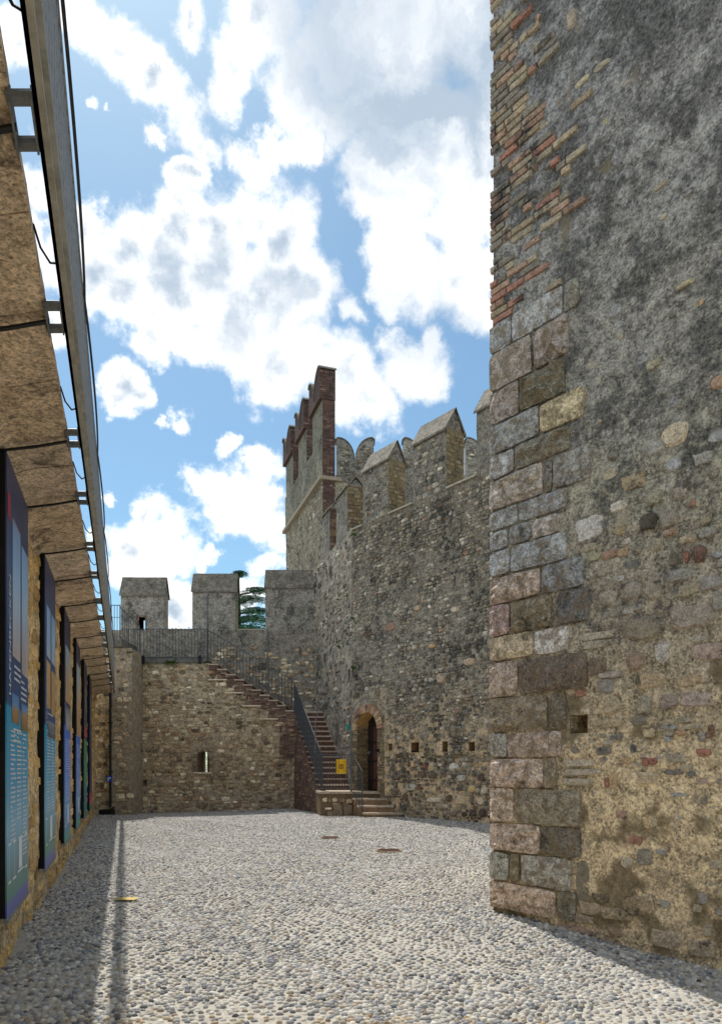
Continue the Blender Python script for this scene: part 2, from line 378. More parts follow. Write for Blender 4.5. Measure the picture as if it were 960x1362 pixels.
def gz(x, y):
    P = [(-2.92, 5.85, 0), (1.47, 7.92, 0), (3.04, 6, -.11), (4.2, 4.6, -.19), (0, 4.3, 0), (-7.7, 25.9, -.09), (-5, 26, -.03), (-2.4, 25.9, .08), (-1.4, 22.6, .10), (.8, 21.4, .12),
         (2.9, 19.2, .15), (.6, 13, .02), (-5, 15, -.03), (-8, 22.5, .0), (0, -3, 0), (6, 0, -.2), (-3, 1, 0)]
    s = 0; t = 0
    for a, b, c in P:
        wgt = 1.0/((x-a)**2+(y-b)**2+.5)**1.6; s = s+wgt*c; t = t+wgt
    r = s/t
    far = np.clip((np.abs(y-10)-22)/10, 0, 1)+np.clip((np.abs(x)-14)/10, 0, 1)
    return r*(1-np.clip(far, 0, 1))

def wall_grid(mb, fr, u0, u1, z0, z1, res, amp, freq=1.5, seed=1, holes=(), zfun=None, m=0, detail=5, n0=0.0, depth=.4, hm=0, back=True, keepf=None):
    """relief sheet of a wall with square-cut recesses (holes: (u0,u1,z0,z1,depth))"""
    us = list(np.linspace(u0, u1, max(2, int(abs(u1-u0)/res)+1))); zs = list(np.linspace(z0, z1, max(2, int((z1-z0)/res)+1)))
    for h in holes:
        us = [q for q in us if min(abs(q-h[0]), abs(q-h[1])) > res*.35]+[h[0], h[1]]
        zs = [q for q in zs if min(abs(q-h[2]), abs(q-h[3])) > res*.35]+[h[2], h[3]]
    us = np.array(sorted(us)); zs = np.array(sorted(zs))
    U, Zz = np.meshgrid(us, zs); D = amp*2*fbm(U*freq, Zz*freq, seed, detail)
    k = np.ones_like(D)
    for h in holes:
        du = np.maximum(np.maximum(h[0]-U, U-h[1]), 0); dz = np.maximum(np.maximum(h[2]-Zz, Zz-h[3]), 0)
        k = np.minimum(k, np.clip(np.hypot(du, dz)/.08, 0, 1))
    P = fr.arr(U, Zz, D*k+n0); a, b = U.shape; i = len(mb.v); mb.v += [tuple(p) for p in P.reshape(-1, 3).tolist()]
    for r in range(a-1):
        zc = (zs[r]+zs[r+1])/2
        for c in range(b-1):
            uc = (us[c]+us[c+1])/2
            if any(h[0] < uc < h[1] and h[2] < zc < h[3] for h in holes): continue
            if keepf and not keepf(uc, zc): continue
            mb.f.append((i+r*b+c, i+r*b+c+1, i+(r+1)*b+c+1, i+(r+1)*b+c)); mb.m.append(m)
    for h in holes:
        a0, a1, c0, c1, dp = h[:5]
        mb.quad(fr(a0, c0, n0), fr(a0, c0, n0-dp), fr(a0, c1, n0-dp), fr(a0, c1, n0), hm)
        mb.quad(fr(a1, c0, n0), fr(a1, c1, n0), fr(a1, c1, n0-dp), fr(a1, c0, n0-dp), hm)
        mb.quad(fr(a0, c0, n0), fr(a1, c0, n0), fr(a1, c0, n0-dp), fr(a0, c0, n0-dp), hm)
        mb.quad(fr(a0, c1, n0), fr(a0, c1, n0-dp), fr(a1, c1, n0-dp), fr(a1, c1, n0), hm)
        if len(h) < 6: mb.quad(fr(a0, c0, n0-dp), fr(a1, c0, n0-dp), fr(a1, c1, n0-dp), fr(a0, c1, n0-dp), hm)

def stone(mb, fr, u, z, w, h, prot=.02, n0=0.0, jag=.12, k=8, m=0, sq=.55, rot=0.0):
    """one rounded irregular wall stone: 24 triangles"""
    i = len(mb.v); R = random.random; ro = []; ri = []
    ph = R()*.5
    for j in range(k):
        a = 2*PI*(j+ph*.4)/k; ca, sa = math.cos(a), math.sin(a)
        q = (abs(ca)**(2/sq*.5*2)+abs(sa)**(2/sq*.5*2)) if False else max(abs(ca), abs(sa))
        e = (1-sq)+sq/q
        rr = e*(1+(R()-.5)*2*jag); du, dz = ca*rr*w/2, sa*rr*h/2
        if rot: du, dz = du*math.cos(rot)-dz*math.sin(rot), du*math.sin(rot)+dz*math.cos(rot)
        ro.append(fr(u+du, z+dz, n0-.012)); s2 = .74+R()*.1
        ri.append(fr(u+du*s2, z+dz*s2, n0+prot*(.7+R()*.5)))
    mb.v += ro+ri+[fr(u, z, n0+prot*(.9+R()*.4))]
    for j in range(k):
        j2 = (j+1) % k
        mb.f.append((i+j, i+j2, i+k+j2, i+k+j)); mb.f.append((i+k+j, i+k+j2, i+2*k)); mb.m += [m, m]

def rubble(mb, fr, u0, u1, z0, z1, sw, sh, keep=.8, prot=.02, skip=None, top=None, n0=0.0):
    z = z0
    while z < z1:
        h = sh*(.6+random.random()*.9); u = u0+random.random()*sw
        while u < u1:
            wd = sw*(.5+random.random()*1.1); uc = u+wd/2; zc = z+h/2+(random.random()-.5)*sh*.35
            if random.random() < keep and u0+.04 < uc < u1-.04 and zc < z1-h*.3 and not (skip and skip(uc, zc, wd/2, h/2)):
                stone(mb, fr, uc, zc, wd*.9, h*.9, prot*(.5+random.random()), n0)
            u += wd
        z += h*.93

def bricks(mb, fr, u0, u1, z0, z1, bw=.25, bh=.062, j=.013, prot=.008, keep=1.0, skip=None, n0=0.0, jit=.004):
    z = z0; row = 0
    while z+bh < z1+.02:
        u = u0-(bw/2 if row % 2 else 0)-random.random()*.02
        while u < u1:
            a, b = max(u, u0), min(u+bw*(1 if random.random() < .7 else .5), u1); nx = b+j if b < u1 else u1+1
            if b-a > .04 and random.random() < keep and not (skip and skip((a+b)/2, z+bh/2, (b-a)/2, bh/2)):
                q = n0+prot+(random.random()-.5)*jit*2; i = len(mb.v); zt = min(z+bh, z1); e = .004
                P = [fr(a, z, n0-.005), fr(b, z, n0-.005), fr(b, zt, n0-.005), fr(a, zt, n0-.005), fr(a+e, z+e, q), fr(b-e, z+e, q), fr(b-e, zt-e, q), fr(a+e, zt-e, q)]
                mb.v += P
                for f in ((4, 5, 6, 7), (0, 1, 5, 4), (1, 2, 6, 5), (2, 3, 7, 6), (3, 0, 4, 7)): mb.f.append(tuple(i+t for t in f)); mb.m.append(0)
            u = nx
        z += bh+j; row += 1

def hewn(fr, u0, u1, z0, z1, prot, color, parent, name='quoin_stone', n0=0.0, seed=0, wrap=False, mat='ashlar', label=None, back=.10, nu=5, nz=4, skew=None):
    """one rough-faced block with margins and a lumpy middle"""
    us = np.linspace(u0, u1, nu); zs = np.linspace(z0, z1, nz); V = []; i0 = 0; mb = MB()
    U, Zz = np.meshgrid(us, zs); D = np.zeros_like(U)
    for r in range(nz):
        for c in range(nu):
            edge = r in (0, nz-1) or c in (0, nu-1)
            D[r, c] = n0+(.002+random.random()*.012 if edge else prot*(.25+random.random()*1.3))
            if not edge or random.random() < .5:
                if 0 < r < nz-1: Zz[r, c] += (random.random()-.5)*(z1-z0)*.12
                if 0 < c < nu-1: U[r, c] += (random.random()-.5)*(u1-u0)*.08
    jj = lambda: (random.random()-.5)*.022
    Zz[0, :] += np.linspace(jj(), jj(), nu)+.004; Zz[-1, :] += np.linspace(jj(), jj(), nu)-.004; U[:, 0] += np.linspace(jj(), jj(), nz)*.8; U[:, -1] += np.linspace(jj(), jj(), nz)*.8
    for c in range(1, nu-1): Zz[0, c] += jj()*.4; Zz[-1, c] += jj()*.4
    U[0, 0] += .012; U[-1, 0] += .012; U[0, -1] -= .012; U[-1, -1] -= .012; Zz[0, 0] += .01; Zz[0, -1] += .01; Zz[-1, 0] -= .01; Zz[-1, -1] -= .01
    if wrap: U[:, 0] -= .0
    P = fr.arr(U, Zz, D); mb.grid(P)
    ring = [(0, c) for c in range(nu)]+[(r, nu-1) for r in range(1, nz)]+[(nz-1, c) for c in range(nu-2, -1, -1)]+[(r, 0) for r in range(nz-2, 0, -1)]
    k = len(ring); j0 = len(mb.v)
    for (r, c) in ring: mb.v.append(tuple(fr.arr(np.array(U[r, c]), np.array(Zz[r, c]), np.array(n0-back)).tolist()))
    for j in range(k):
        a = ring[j][0]*nu+ring[j][1]; b = ring[(j+1) % k][0]*nu+ring[(j+1) % k][1]
        mb.f.append((j0+j, j0+(j+1) % k, b, a)); mb.m.append(0)
    o = mb.build(name, mat, parent, smooth=False, color=color)
    if label: o['label'] = label
    return o

# ================================================================== GROUND
gmb = MB()
xs = np.concatenate([[-600, -120, -40], np.arange(-16, 12.01, .5), [40, 120, 600]]); ys = np.concatenate([[-300, -60, -20], np.arange(-8, 34.01, .5), [60, 200, 900]])
X, Y = np.meshgrid(xs, ys); Zg = gz(X, Y); gmb.grid(np.stack([X, Y, Zg], -1))
ground = gmb.build('ground', 'ground_mortar', None, smooth=True, color=lin('b3aea3'))
ground['kind'] = 'structure'

# plan lines
WL = lambda y: -.98-.3316*y                    # foot of the banner wall
T0 = (1.467, 7.92); TD = (.633, -.774)         # tower corner and the direction of its courtyard face
def in_court(x, y):
    if x < WL(y)-.02 or y > 26.1: return False
    # right of tower face
    rx, ry = x-T0[0], y-T0[1]
    if rx*.774+ry*.633 > .03 and rx*(-.633)+ry*.774 < .02: return False
    if x > 17.29-.768*y+.05: return False
    return abs(x) < .56*y+1.3 and y > 3.0
# pebbles
pitch = .053
pts = []
ny = int((26.2-3.0)/(pitch*.9))
for r in range(ny):
    y = 3.0+r*pitch*.9
    x0 = max(WL(y), -.56*y-1.3); x1 = min(.56*y+1.3, 17.29-.768*y+.05)
    nx = int((x1-x0)/pitch)
    for c in range(nx):
        x = x0+(c+.5*(r % 2)+(random.random()-.5)*.5)*pitch; yy = y+(random.random()-.5)*.5*pitch
        x, yy = x+.16*math.sin(yy*1.9+math.sin(x*1.3)*2)+.05*math.sin(yy*6.1+x*2), yy+.18*math.sin(x*2.1+math.sin(yy*.9)*2.4)+.05*math.sin(x*5.3+yy)
        if in_court(x, yy): pts.append((x, yy))
pts = np.array(pts)
def pebble_template(k=8):
    V = []
    for rr, z in ((1.0, -.15), (.86, .42), (.48, .84)):
        for j in range(k): V.append((rr*math.cos(2*PI*j/k), rr*math.sin(2*PI*j/k), z))
    V.append((0, 0, 1.0)); Fc = []
    for a in (0, 1):
        for j in range(k):
            j2 = (j+1) % k; Fc += [(a*k+j, a*k+j2, (a+1)*k+j2), (a*k+j, (a+1)*k+j2, (a+1)*k+j)]
    for j in range(k): Fc.append((2*k+j, 2*k+(j+1) % k, 3*k))
    return np.array(V), np.array(Fc)
TV, TF = pebble_template(6)
vis = (np.abs(pts[:, 0]) < .505*pts[:, 1]) & (pts[:, 1] > 4.42)
order = np.argsort(np.where(vis, pts[:, 1], 99)); near = order[:300]; rest = order[300:]
def peb_params(n):
    a = .0275*(.74+np.random.rand(n)*.42); b = a*(.60+np.random.rand(n)*.3); h = .013+np.random.rand(n)*.012
    th = (np.random.rand(n)-.5)*1.2+.2
    return a, b, h, th
meshes = []
for v in range(8):
    mb = MB(); j = 1+(np.random.rand(len(TV), 1)-.5)*.18; Vv = TV*np.concatenate([j, j, np.ones_like(j)], 1)
    mb.v = [tuple(q) for q in Vv.tolist()]; mb.f = [tuple(q) for q in TF.tolist()]; mb.m = [0]*len(mb.f)
    meshes.append(mb.mesh('pebble', ['pebble_stone'], True))
a, b, h, th = peb_params(len(near))
cols = [c for _, c in PEB]
for i, idx in enumerate(near):
    x, y = pts[idx]; o = bpy.data.objects.new('pebble', meshes[i % 8]); link(o, ground)
    o.location = (x, y, float(gz(x, y))-.002); o.scale = (a[i], b[i], h[i]); o.rotation_euler = (0, 0, th[i])
    t = random.random(); k = next(q for q in range(len(PEB)-1) if PEB[q][0] <= t <= PEB[q+1][0]); f = (t-PEB[k][0])/(PEB[k+1][0]-PEB[k][0])
    o.color = tuple(PEB[k][1][q]*(1-f)+PEB[k+1][1][q]*f for q in range(3))+(1,)
P = pts[rest]; n = len(P); a, b, h, th = peb_params(n); zg = gz(P[:, 0], P[:, 1])-.002
jr = 1+(np.random.rand(n, len(TV))-.5)*.2
lx = TV[None, :, 0]*a[:, None]*jr; ly = TV[None, :, 1]*b[:, None]*jr; c_, s_ = np.cos(th)[:, None], np.sin(th)[:, None]
VV = np.stack([P[:, :1]+lx*c_-ly*s_, P[:, 1:]+lx*s_+ly*c_, zg[:, None]+TV[None, :, 2]*h[:, None]], -1).reshape(-1, 3)
FF = (TF[None]+(np.arange(n)*len(TV))[:, None, None]).reshape(-1, 3)
po = bpy.data.objects.new('pebbles', np_mesh('pebbles', VV, FF, ['pebble_mass'])); link(po, ground); po['kind'] = 'stuff'
print('pebbles', n)

# ================================================================== TOWER
FT = Fr(T0[0], T0[1], TD[0], TD[1])
tower = thing('stone_tower', 'tall stone and brick tower at right with a corner of big pink and grey blocks', 'tower', (T0[0]+1.6, T0[1]-1.0, 0))
def tloc(o): o.matrix_parent_inverse = tower.matrix_world.inverted()
tower.location = (0, 0, 0)
TH = 15.5; TL = 5.2
tz = lambda px, py: FT.uz(px, py)
hu0, hz1 = tz(757, 951); hu1, hz0 = tz(781, 975)
mb = MB()
hole = (hu0, hu1, hz0, hz1, .28)
wall_grid(mb, FT, 0.0, 2.9, -.35, 10.7, .03, .030, 2.6, 3, holes=(hole,), hm=0)
wall_grid(mb, FT, 2.9, TL, -.35, 10.7, .2, .02, 2.6, 3)
wall_grid(mb, FT, 0.0, TL, 10.7, TH, .2, .02, 2.6, 3)
# the other sides and the core
FS = Fr(T0[0], T0[1], .774, .633)              # side running away behind the corner
ax, ay = FT(0, 0)[:2]; bx_, by_ = FT(TL, 0)[:2]; cx_, cy_ = bx_+.774*4.5, by_+.633*4.5; dx_, dy_ = ax+.774*4.5, ay+.633*4.5
for (p, q) in (((ax, ay), (dx_, dy_)), ((dx_, dy_), (cx_, cy_)), ((cx_, cy_), (bx_, by_))):
    mb.quad((p[0], p[1], -.4), (q[0], q[1], -.4), (q[0], q[1], TH), (p[0], p[1], TH))
mb.quad((ax, ay, TH), (bx_, by_, TH), (cx_, cy_, TH), (dx_, dy_, TH))
o = mb.build('wall_body', ['tower_render', 'void_black'], tower, smooth=False)

# quoins traced course by course: y of top and bottom at the corner, then x ranges with colour and bulge
Q = [
 (436, 474, [(651, 681.5, '7d8894', .02), (683, 750, '8a93a0', .015), (752, 772, '6d7168', .02)]),
 (474, 524, [(652, 709, '8a8078', .03), (711, 758, '8d7f80', .06)]),
 (524, 569, [(652, 691, '8f8280', .03), (693, 752, '66654f', .09)]),
 (569, 608, [(652, 718, '848f9b', .05), (720, 777, 'b09a58', .02)]),
 (608, 641, [(651, 685, '9ba2ad', .03), (687, 760, '777462', .09)]),
 (641, 682, [(651, 723, 'a1958f', .07), (725, 736, '6a6a68', .01), (738, 787, '80807e', .02)]),
 (682, 709, [(651, 690, '8b97a4', .03), (691.5, 757, '848c97', .03)]),
 (709, 735, [(651, 677, '8b949f', .03), (679, 708, '828e9b', .03), (709.5, 746, 'a89c9c', .02)]),
 (735, 770, [(652, 679, '909dac', .05), (681, 755, '8b97a6', .05)]),
 (770, 807, [(652, 720, 'a88f80', .05), (722, 778, '76818f', .05)]),
 (807, 849, [(652, 679, 'a8858a', .05), (681, 735, '7f7350', .04), (743, 785, '5d6269', .02)]),
 (849, 882, [(652.5, 711.5, 'b7a272', .03), (713, 757, 'b3b6bb', .02)]),
 (882, 929, [(653, 690, 'a18a7d', .03), (692, 782, '6b5b51', .05)]),
 (929, 975, [(653, 730, '85785f', .05), (733, 755, '6a6250', .02)]),
 (975, 1008, [(653, 675, '8f9598', .02), (677, 749, 'a08a80', .03)]),
 (1008, 1047, [(654, 724.5, 'b39c90', .05), (726, 741, '8f846a', .02)]),
 (1047, 1092, [(655, 685, 'b89f8c', .03), (687, 774, '807a66', .04)]),
 (1092, 1130, [(655, 720, 'b39a8a', .04), (722, 774, '676459', .02)]),
 (1130, 1170, [(656, 678, '909a92', .01), (680, 692, '7c7150', .01), (694, 762, '90928e', .03)]),
 (1170, 1206, [(656.5, 741, 'bb9c80', .04), (743, 768, '70705f', .015)]),
]
def qshade(h, k=.86, de=.45):
    c = lin(h); L = .3*c[0]+.6*c[1]+.1*c[2]; wv = (1.08, 1.0, .88)
    return tuple(min(1, (v*(1-de)+L*de)*k*g_) for v, g_ in zip(c, wv))
quoin_boxes = []
for (ya, yb, row) in Q:
    z1 = tz(655, ya)[1]; z0 = tz(655, yb)[1]
    for (xa, xb, colr, pr) in row:
        u0 = max(-.012, tz(xa, 1000)[0]); u1 = tz(xb, 1000)[0]
        if xa < 658: u0 = -.03
        hewn(FT, u0, u1-.006, z0+.008, z1-.008, pr*1.0, qshade(colr, 1.06, .58), tower, n0=.024, back=.06, nu=7 if u1-u0 > .3 else 4, nz=6 if z1-z0 > .28 else 5)
        quoin_boxes.append((u0, u1, z0, z1))
# returns of the quoins on the sunlit side of the corner
mb = MB()
FSr = Fr(dx_, dy_, -.774, -.633)
z = 0.0
for (ya, yb, row) in Q:
    z1 = tz(655, ya)[1]; z0 = tz(655, yb)[1]; wdt = .5 if random.random() < .5 else .9
    mb.fbox(FSr, 4.5-wdt, 4.49, z0+.01, z1-.01, -.05, .028)
o = mb.build('corner_return', 'ashlar', tower, color=lin('a5988a'))
# bricks above the quoins, ragged towards the right
mbs = {}
bz = tz(655, 436)[1]+.01; k = 0; nb = 0
bcols = ['9a6448', '8d7a54', 'a0785a', '7c7866', '8f6a50', '9c8860', 'a35e40', '6e6a60', '8a8468', '84604a', '958a6c', '77706a']
bm_cache = []
for v in range(5):
    t = MB(); e = .0
    ux = [0, .5, 1]; n = 2
    j = lambda: (random.random()-.5)*.05
    P = [(0, 0, -1), (1, 0, -1), (1, 0, 0), (0, 0, 0)]
    t.v = [(-.5, .5, -.5), (.5, .5, -.5), (.5, .5, .5), (-.5, .5, .5), (-.47+j(), -.4, -.42+j()), (.47+j(), -.45, -.43+j()), (.47+j(), -.4, .42+j()), (-.47+j(), -.45, .43+j()), (0, -.62, j())]
    t.f = [(0, 1, 5, 4), (1, 2, 6, 5), (2, 3, 7, 6), (3, 0, 4, 7), (4, 5, 8), (5, 6, 8), (6, 7, 8), (7, 4, 8)]; t.m = [0]*8
    bm_cache.append(t.mesh('brick', ['tower_brick']))
rotT = math.atan2(TD[1], TD[0])
def put_brick(fr, rot, u0, u1, z0, z1, col, parent, prot=.02, n0=.012, name='brick'):
    o = bpy.data.objects.new(name, random.choice(bm_cache)); link(o, parent)
    o.location = fr((u0+u1)/2, (z0+z1)/2, n0+prot/2-.01); o.scale = (u1-u0, prot+.02, z1-z0)
    o.rotation_euler = (0, (random.random()-.5)*.02, rot); o.color = (*col, 1); return o
tower_bricks = []
row = 0
while bz < 10.75:
    edge = .50+.22*math.sin(bz*1.9)+.18*math.sin(bz*4.3+1)
    if 7.6 < bz < 8.25: edge = .95
    if bz < 6.6: edge = .55
    u = -.02-(random.random()*.1)
    while u < edge+random.random()*.2:
        L = .20+random.random()*.12 if random.random() < .7 else .12
        a, b = max(u, -.028), u+L
        if b-a > .05 and random.random() < (.90 if a < .25 else .62 if a < .5 else .40):
            tower_bricks.append((a, b-.014, bz, bz+.068))
        u += L
    bz += .083; row += 1
random.shuffle(tower_bricks)
print('tower bricks', len(tower_bricks))
tower_bricks.sort(key=lambda t: t[0])
for i, (a, b, z0, z1) in enumerate(tower_bricks[:300]):
    put_brick(FT, rotT, a, b, z0, z1, qshade(random.choice(bcols), .80, .55), tower, prot=.012+random.random()*.012)

# stones set in the render: traced ones (centre x, y, width, height in the photograph, colour, bulge)
TS = [(897, 577, 38, 28, 'b9a682', .02), (785, 703, 42, 34, 'b4b6ba', .03), (822, 674, 26, 14, 'bdbab0', .025), (826, 694, 18, 20, '8f8a6c', .02), (862, 693, 24, 24, '1e2a30', .035),
 (824, 706, 14, 12, 'a08a4c', .015), (930, 737, 18, 22, '5e2f2c', .02), (913, 741, 8, 18, '8c4230', .02), (895, 745, 13, 18, '4b4c46', .02), (845, 879, 27, 26, '8a7060', .035),
 (944, 866, 50, 26, '9f8582', .02), (920, 820, 60, 34, '8d8480', .03), (858, 836, 56, 32, '7d7768', .05), (870, 785, 18, 32, '8e8778', .02), (842, 785, 26, 22, '85817a', .02), (808, 795, 24, 18, '8b857a', .02),
 (880, 868, 22, 26, 'a5a8ac', .02), (810, 738, 22, 13, '9a6a4a', .015), (829, 735, 18, 12, 'a57f4c', .015), (790, 741, 18, 12, '8c8a62', .015), (785, 728, 20, 12, '8e8a6c', .015), (847, 732, 16, 12, '716c5e', .015),
 (873, 724, 18, 16, '8f8a70', .015), (890, 708, 18, 10, 'a0765a', .015), (913, 717, 22, 11, 'a8986e', .015), (940, 708, 22, 15, '7f8584', .02), (938, 690, 16, 14, '8d8668', .015), (889, 690, 24, 26, '827d74', .03),
 (913, 646, 12, 18, '44464a', .02), (921, 670, 9, 10, '94583a', .015), (842, 640, 36, 22, '9a8450', .015), (868, 662, 20, 18, '86886f', .02), (905, 655, 24, 18, '88807a', .02), (905, 765, 40, 18, '7c8288', .03),
 (945, 775, 32, 22, '80848a', .03), (915, 785, 34, 18, '8a8468', .02), (960, 800, 24, 26, '7e8082', .03), (791, 846, 50, 11, 'a29d8c', .02), (791, 857, 50, 11, '9a978a', .02), (757, 822, 26, 6, 'a8a6a0', .015),
 (806, 912, 22, 22, '7a8088', .02), (814, 938, 24, 22, 'a0936e', .02), (795, 885, 26, 28, '6c5a50', .02), (808, 898, 30, 8, '9a8f92', .015), (772, 922, 16, 10, 'a05a40', .012), (856, 937, 18, 24, '8b8b7c', .025),
 (888, 934, 24, 20, '85797a', .025), (925, 930, 46, 20, '9b8a90', .02), (850, 958, 20, 14, '6c6d68', .02), (918, 905, 40, 18, 'a68c5c', .015), (865, 905, 44, 20, 'a38c60', .015), (945, 972, 8, 18, '7c4a30', .012),
 (746, 963, 22, 8, '8f5a40', .012), (804, 962, 40, 12, 'a39268', .01), (862, 975, 16, 12, 'b0a070', .015), (933, 980, 12, 12, '7f8280', .02), (936, 1001, 22, 12, 'a0482e', .012),
 (832, 1012, 14, 9, 'b08a44', .012), (858, 1013, 10, 12, 'a0452e', .012), (868, 1013, 10, 10, 'a0452e', .012), (947, 1015, 18, 12, 'b29a60', .012), (817, 1037, 13, 25, 'b08c4a', .015), (807, 1041, 7, 14, '8f4630', .012),
 (860, 1035, 30, 18, 'b5a374', .015), (990, 1092, 3, 3, '55575a', .01),
 (828, 1084, 20, 14, '9e6c60', .014), (860, 1095, 10, 14, 'b09a58', .012), (870, 1093, 9, 16, 'aba07a', .012), (845, 1117, 21, 14, 'a05c4a', .014), (857, 1140, 22, 24, '7c7c76', .02),
 (834, 1147, 18, 16, 'a39c8c', .02), (797, 1194, 24, 13, '4c4032', .004), (785, 1208, 34, 18, '9c8868', .03), (818, 1216, 44, 18, '93805a', .035), (848, 1205, 40, 26, '8c7850', .03), (775, 1222, 30, 14, '9c8a74', .02),
 (818, 1240, 22, 14, '8f7058', .025), (770, 1237, 60, 8, 'a08074', .02), (815, 1252, 30, 9, '967c6c', .02), (885, 1250, 40, 26, 'a3927a', .03), (930, 1262, 36, 24, '9c8c76', .03), (775, 1175, 20, 60, '6e6e5c', .006),
 (770, 1015, 44, 10, 'a8a294', .012), (772, 1027, 52, 10, '9c988e', .012), (765, 1040, 46, 11, 'a09a8c', .012), (760, 1127, 24, 28, '6c6a5c', .01), (880, 1165, 20, 20, '9c8a62', .015),
 (716, 26, 8, 9, 'a06a50', .02), (930, 850, 24, 8, '8f8f8c', .02), (935, 610, 30, 18, '8a8d92', .02), (872, 596, 26, 20, '8b8f96', .02), (760, 25, 14, 22, '8b8478', .01), (712, 215, 10, 26, '5f3b38', .015), (806, 163, 9, 8, 'a0a070', .015)]
for i, (px, py, pw, ph, colr, pr) in enumerate(TS):
    u, z = tz(px, py); ua = tz(px-pw/2, py)[0]; ub = tz(px+pw/2, py)[0]; Yd = T0[1]+TD[1]*u
    hh = ph*Yd/F
    mb = MB(); stone(mb, FT, u, z, (ub-ua)*1.0, hh, pr*.7+.004, n0=.006, jag=.04 if (px, py) == (845, 879) else .17, k=11, sq=.3 if (px, py) == (845, 879) else .75)
    cq = qshade(colr, .95, .5); mt_ = lin('7c705c'); mb.build('field_stone', 'field_stone', tower, color=tuple(c*.72+m_*.28 for c, m_ in zip(cq, mt_)))
# smaller stones between them
mb = MB()
occ = [(tz(a, b)[0], tz(a, b)[1], c*.0042, d*.0042) for (a, b, c, d, e, f) in TS]
quoin_boxes.append((hu0-.03, hu1+.03, hz0-.03, hz1+.03))
def clash(u, z, w_, h_):
    if any(a-.02 < u+w_ and u-w_ < b+.02 and c < z+h_ and z-h_ < d for (a, b, c, d) in quoin_boxes): return True
    return any(abs(u-a) < w_+c*.8+.02 and abs(z-b) < h_+d*.8+.02 for (a, b, c, d) in occ)
def tskip(u, z, w_, h_):
    dens = .10 if z < 1.3 else .45 if z < 1.9 else 1.0 if z < 3.9 else .55 if z < 4.6 else .14 if z < 6 else .05
    return random.random() > dens or clash(u, z, w_, h_)
rubble(mb, FT, .45, 2.9, -.1, 9.5, .15, .085, .95, .013, skip=tskip)
stone_mat('small_field', stops=[(0, lin('5c5a55')), (.25, lin('7f796c')), (.45, lin('908570')), (.6, lin('74736f')), (.75, lin('8a8986')), (.9, lin('9a8d6c')), (.95, lin('86685a')), (1, lin('a39e94'))], fine=30, big=2.5, dark=.42, pale=.3, bmp=.8, bdist=.02, dcol='2f2f2c')
mb.build('small_stones', 'small_field', tower, stuff=True)

# ================================================================== BANNER WALL (left)
SL = 1.0/math.hypot(.3316, 1)
FL = Fr(-.98, 0, -.3316, 1)      # n positive = into the court
FLu = lambda y: y/FL.d[1]
wall = thing('courtyard_wall', 'ochre stone wall with banners under a projecting stone walkway', 'wall')
mb = MB()
U0, U1 = FLu(-2.5), FLu(24.6)
wall_grid(mb, FL, FLu(1.8), U1, -.3, 4.06, .055, .035, 2.2, 11, detail=6)
wall_grid(mb, FL, U0, FLu(1.8), -.3, 4.06, .4, .03, 2.2, 11)
mb.fbox(FL, U0, U1, -.3, 4.2, -.9, -.08)
mb.build('wall_face', 'left_wall_stone', wall, smooth=False)
mb = MB(); rubble(mb, FL, FLu(3.5), U1-.1, -.1, 4.2, .34, .16, .5, .018)
mb.build('rubble_stones', 'left_wall_rubble', wall, stuff=True)
# projecting slabs (lateral a is measured along x at equal depth; k turns it into distance out of the wall)
KX = FL.nn[0]+FL.nn[1]*0
def LW(y, a, z):     # a: x offset from the line through the camera foot parallel to the wall, z above ground
    return (a-.3316*y, y, z)
y = 1.2; k = 0
prof = [(-1.02, 3.96), (-.955, 4.05), (-.86, 4.09), (-.72, 4.11), (-.58, 4.12), (-.435, 4.14), (-.445, 4.25), (-.72, 4.27), (-1.1, 4.27)]
scol = ['a99478', 'a08c72', 'ae9a80', 'a69478', '9e8c74', 'ac9a80']
bars_y = [2.80, 4.02, 5.50, 6.72]+[5.5+2.69*i+d for i in range(1, 7) for d in (0, 1.22)]
while y < 24.4:
    L = .62+random.random()*.12; y2 = min(y+L, 24.5); nn = 7
    ys_ = np.linspace(y+.004, y2-.004, nn); rows = []
    dz = (random.random()-.5)*.012
    for yy in ys_:
        r = []
        for q, (a_, z_) in enumerate(prof):
            nz = (fbm(np.array(yy*4.1), np.array(a_*6.), 5, 4)*.07 if q < 6 else 0)+dz
            r.append(LW(yy, a_+(.006*random.random() if q >= 5 else 0), z_+float(nz)))
        rows.append(r)
    mb = MB(); mb.grid(np.array(rows), flip=True)
    mb.poly(rows[0]); mb.poly(rows[-1][::-1])
    o = mb.build('soffit_slab', 'soffit_stone', wall, color=qshade(random.choice(scol), .9)); y = y2
# ------------------------------------------------ walkway railing on the slab edge
rail = thing('walkway_railing', 'long grey metal railing clamped along the edge of the stone walkway overhead at left', 'railing')
def bar(mb, y0, y1, a0, a1, z0, z1):
    mb.hexa([LW(y0, a0, z0), LW(y0, a1, z0), LW(y1, a1, z0), LW(y1, a0, z0), LW(y0, a0, z1), LW(y0, a1, z1), LW(y1, a1, z1), LW(y1, a0, z1)])
mb = MB(); bar(mb, .5, 24.4, -.34, -.322, 4.10, 4.36); bar(mb, .5, 24.4, -.34, -.295, 4.10, 4.112); bar(mb, .5, 24.4, -.34, -.295, 4.348, 4.36)
mb.build('edge_beam', 'grey_paint', rail)
mb = MB(); bar(mb, .5, 24.4, -.345, -.305, 5.18, 5.22); mb.build('top_rail', 'rail_steel', rail)
mb = MB(); bar(mb, .5, 24.4, -.335, -.315, 4.46, 4.49); mb.build('bottom_rail', 'rail_steel', rail)
mbb = MB(); bar(mbb, -.012, .012, -.340, -.308, 4.36, 5.18); bme = mbb.mesh('baluster', ['rail_steel'])
yy = .7; i = 0
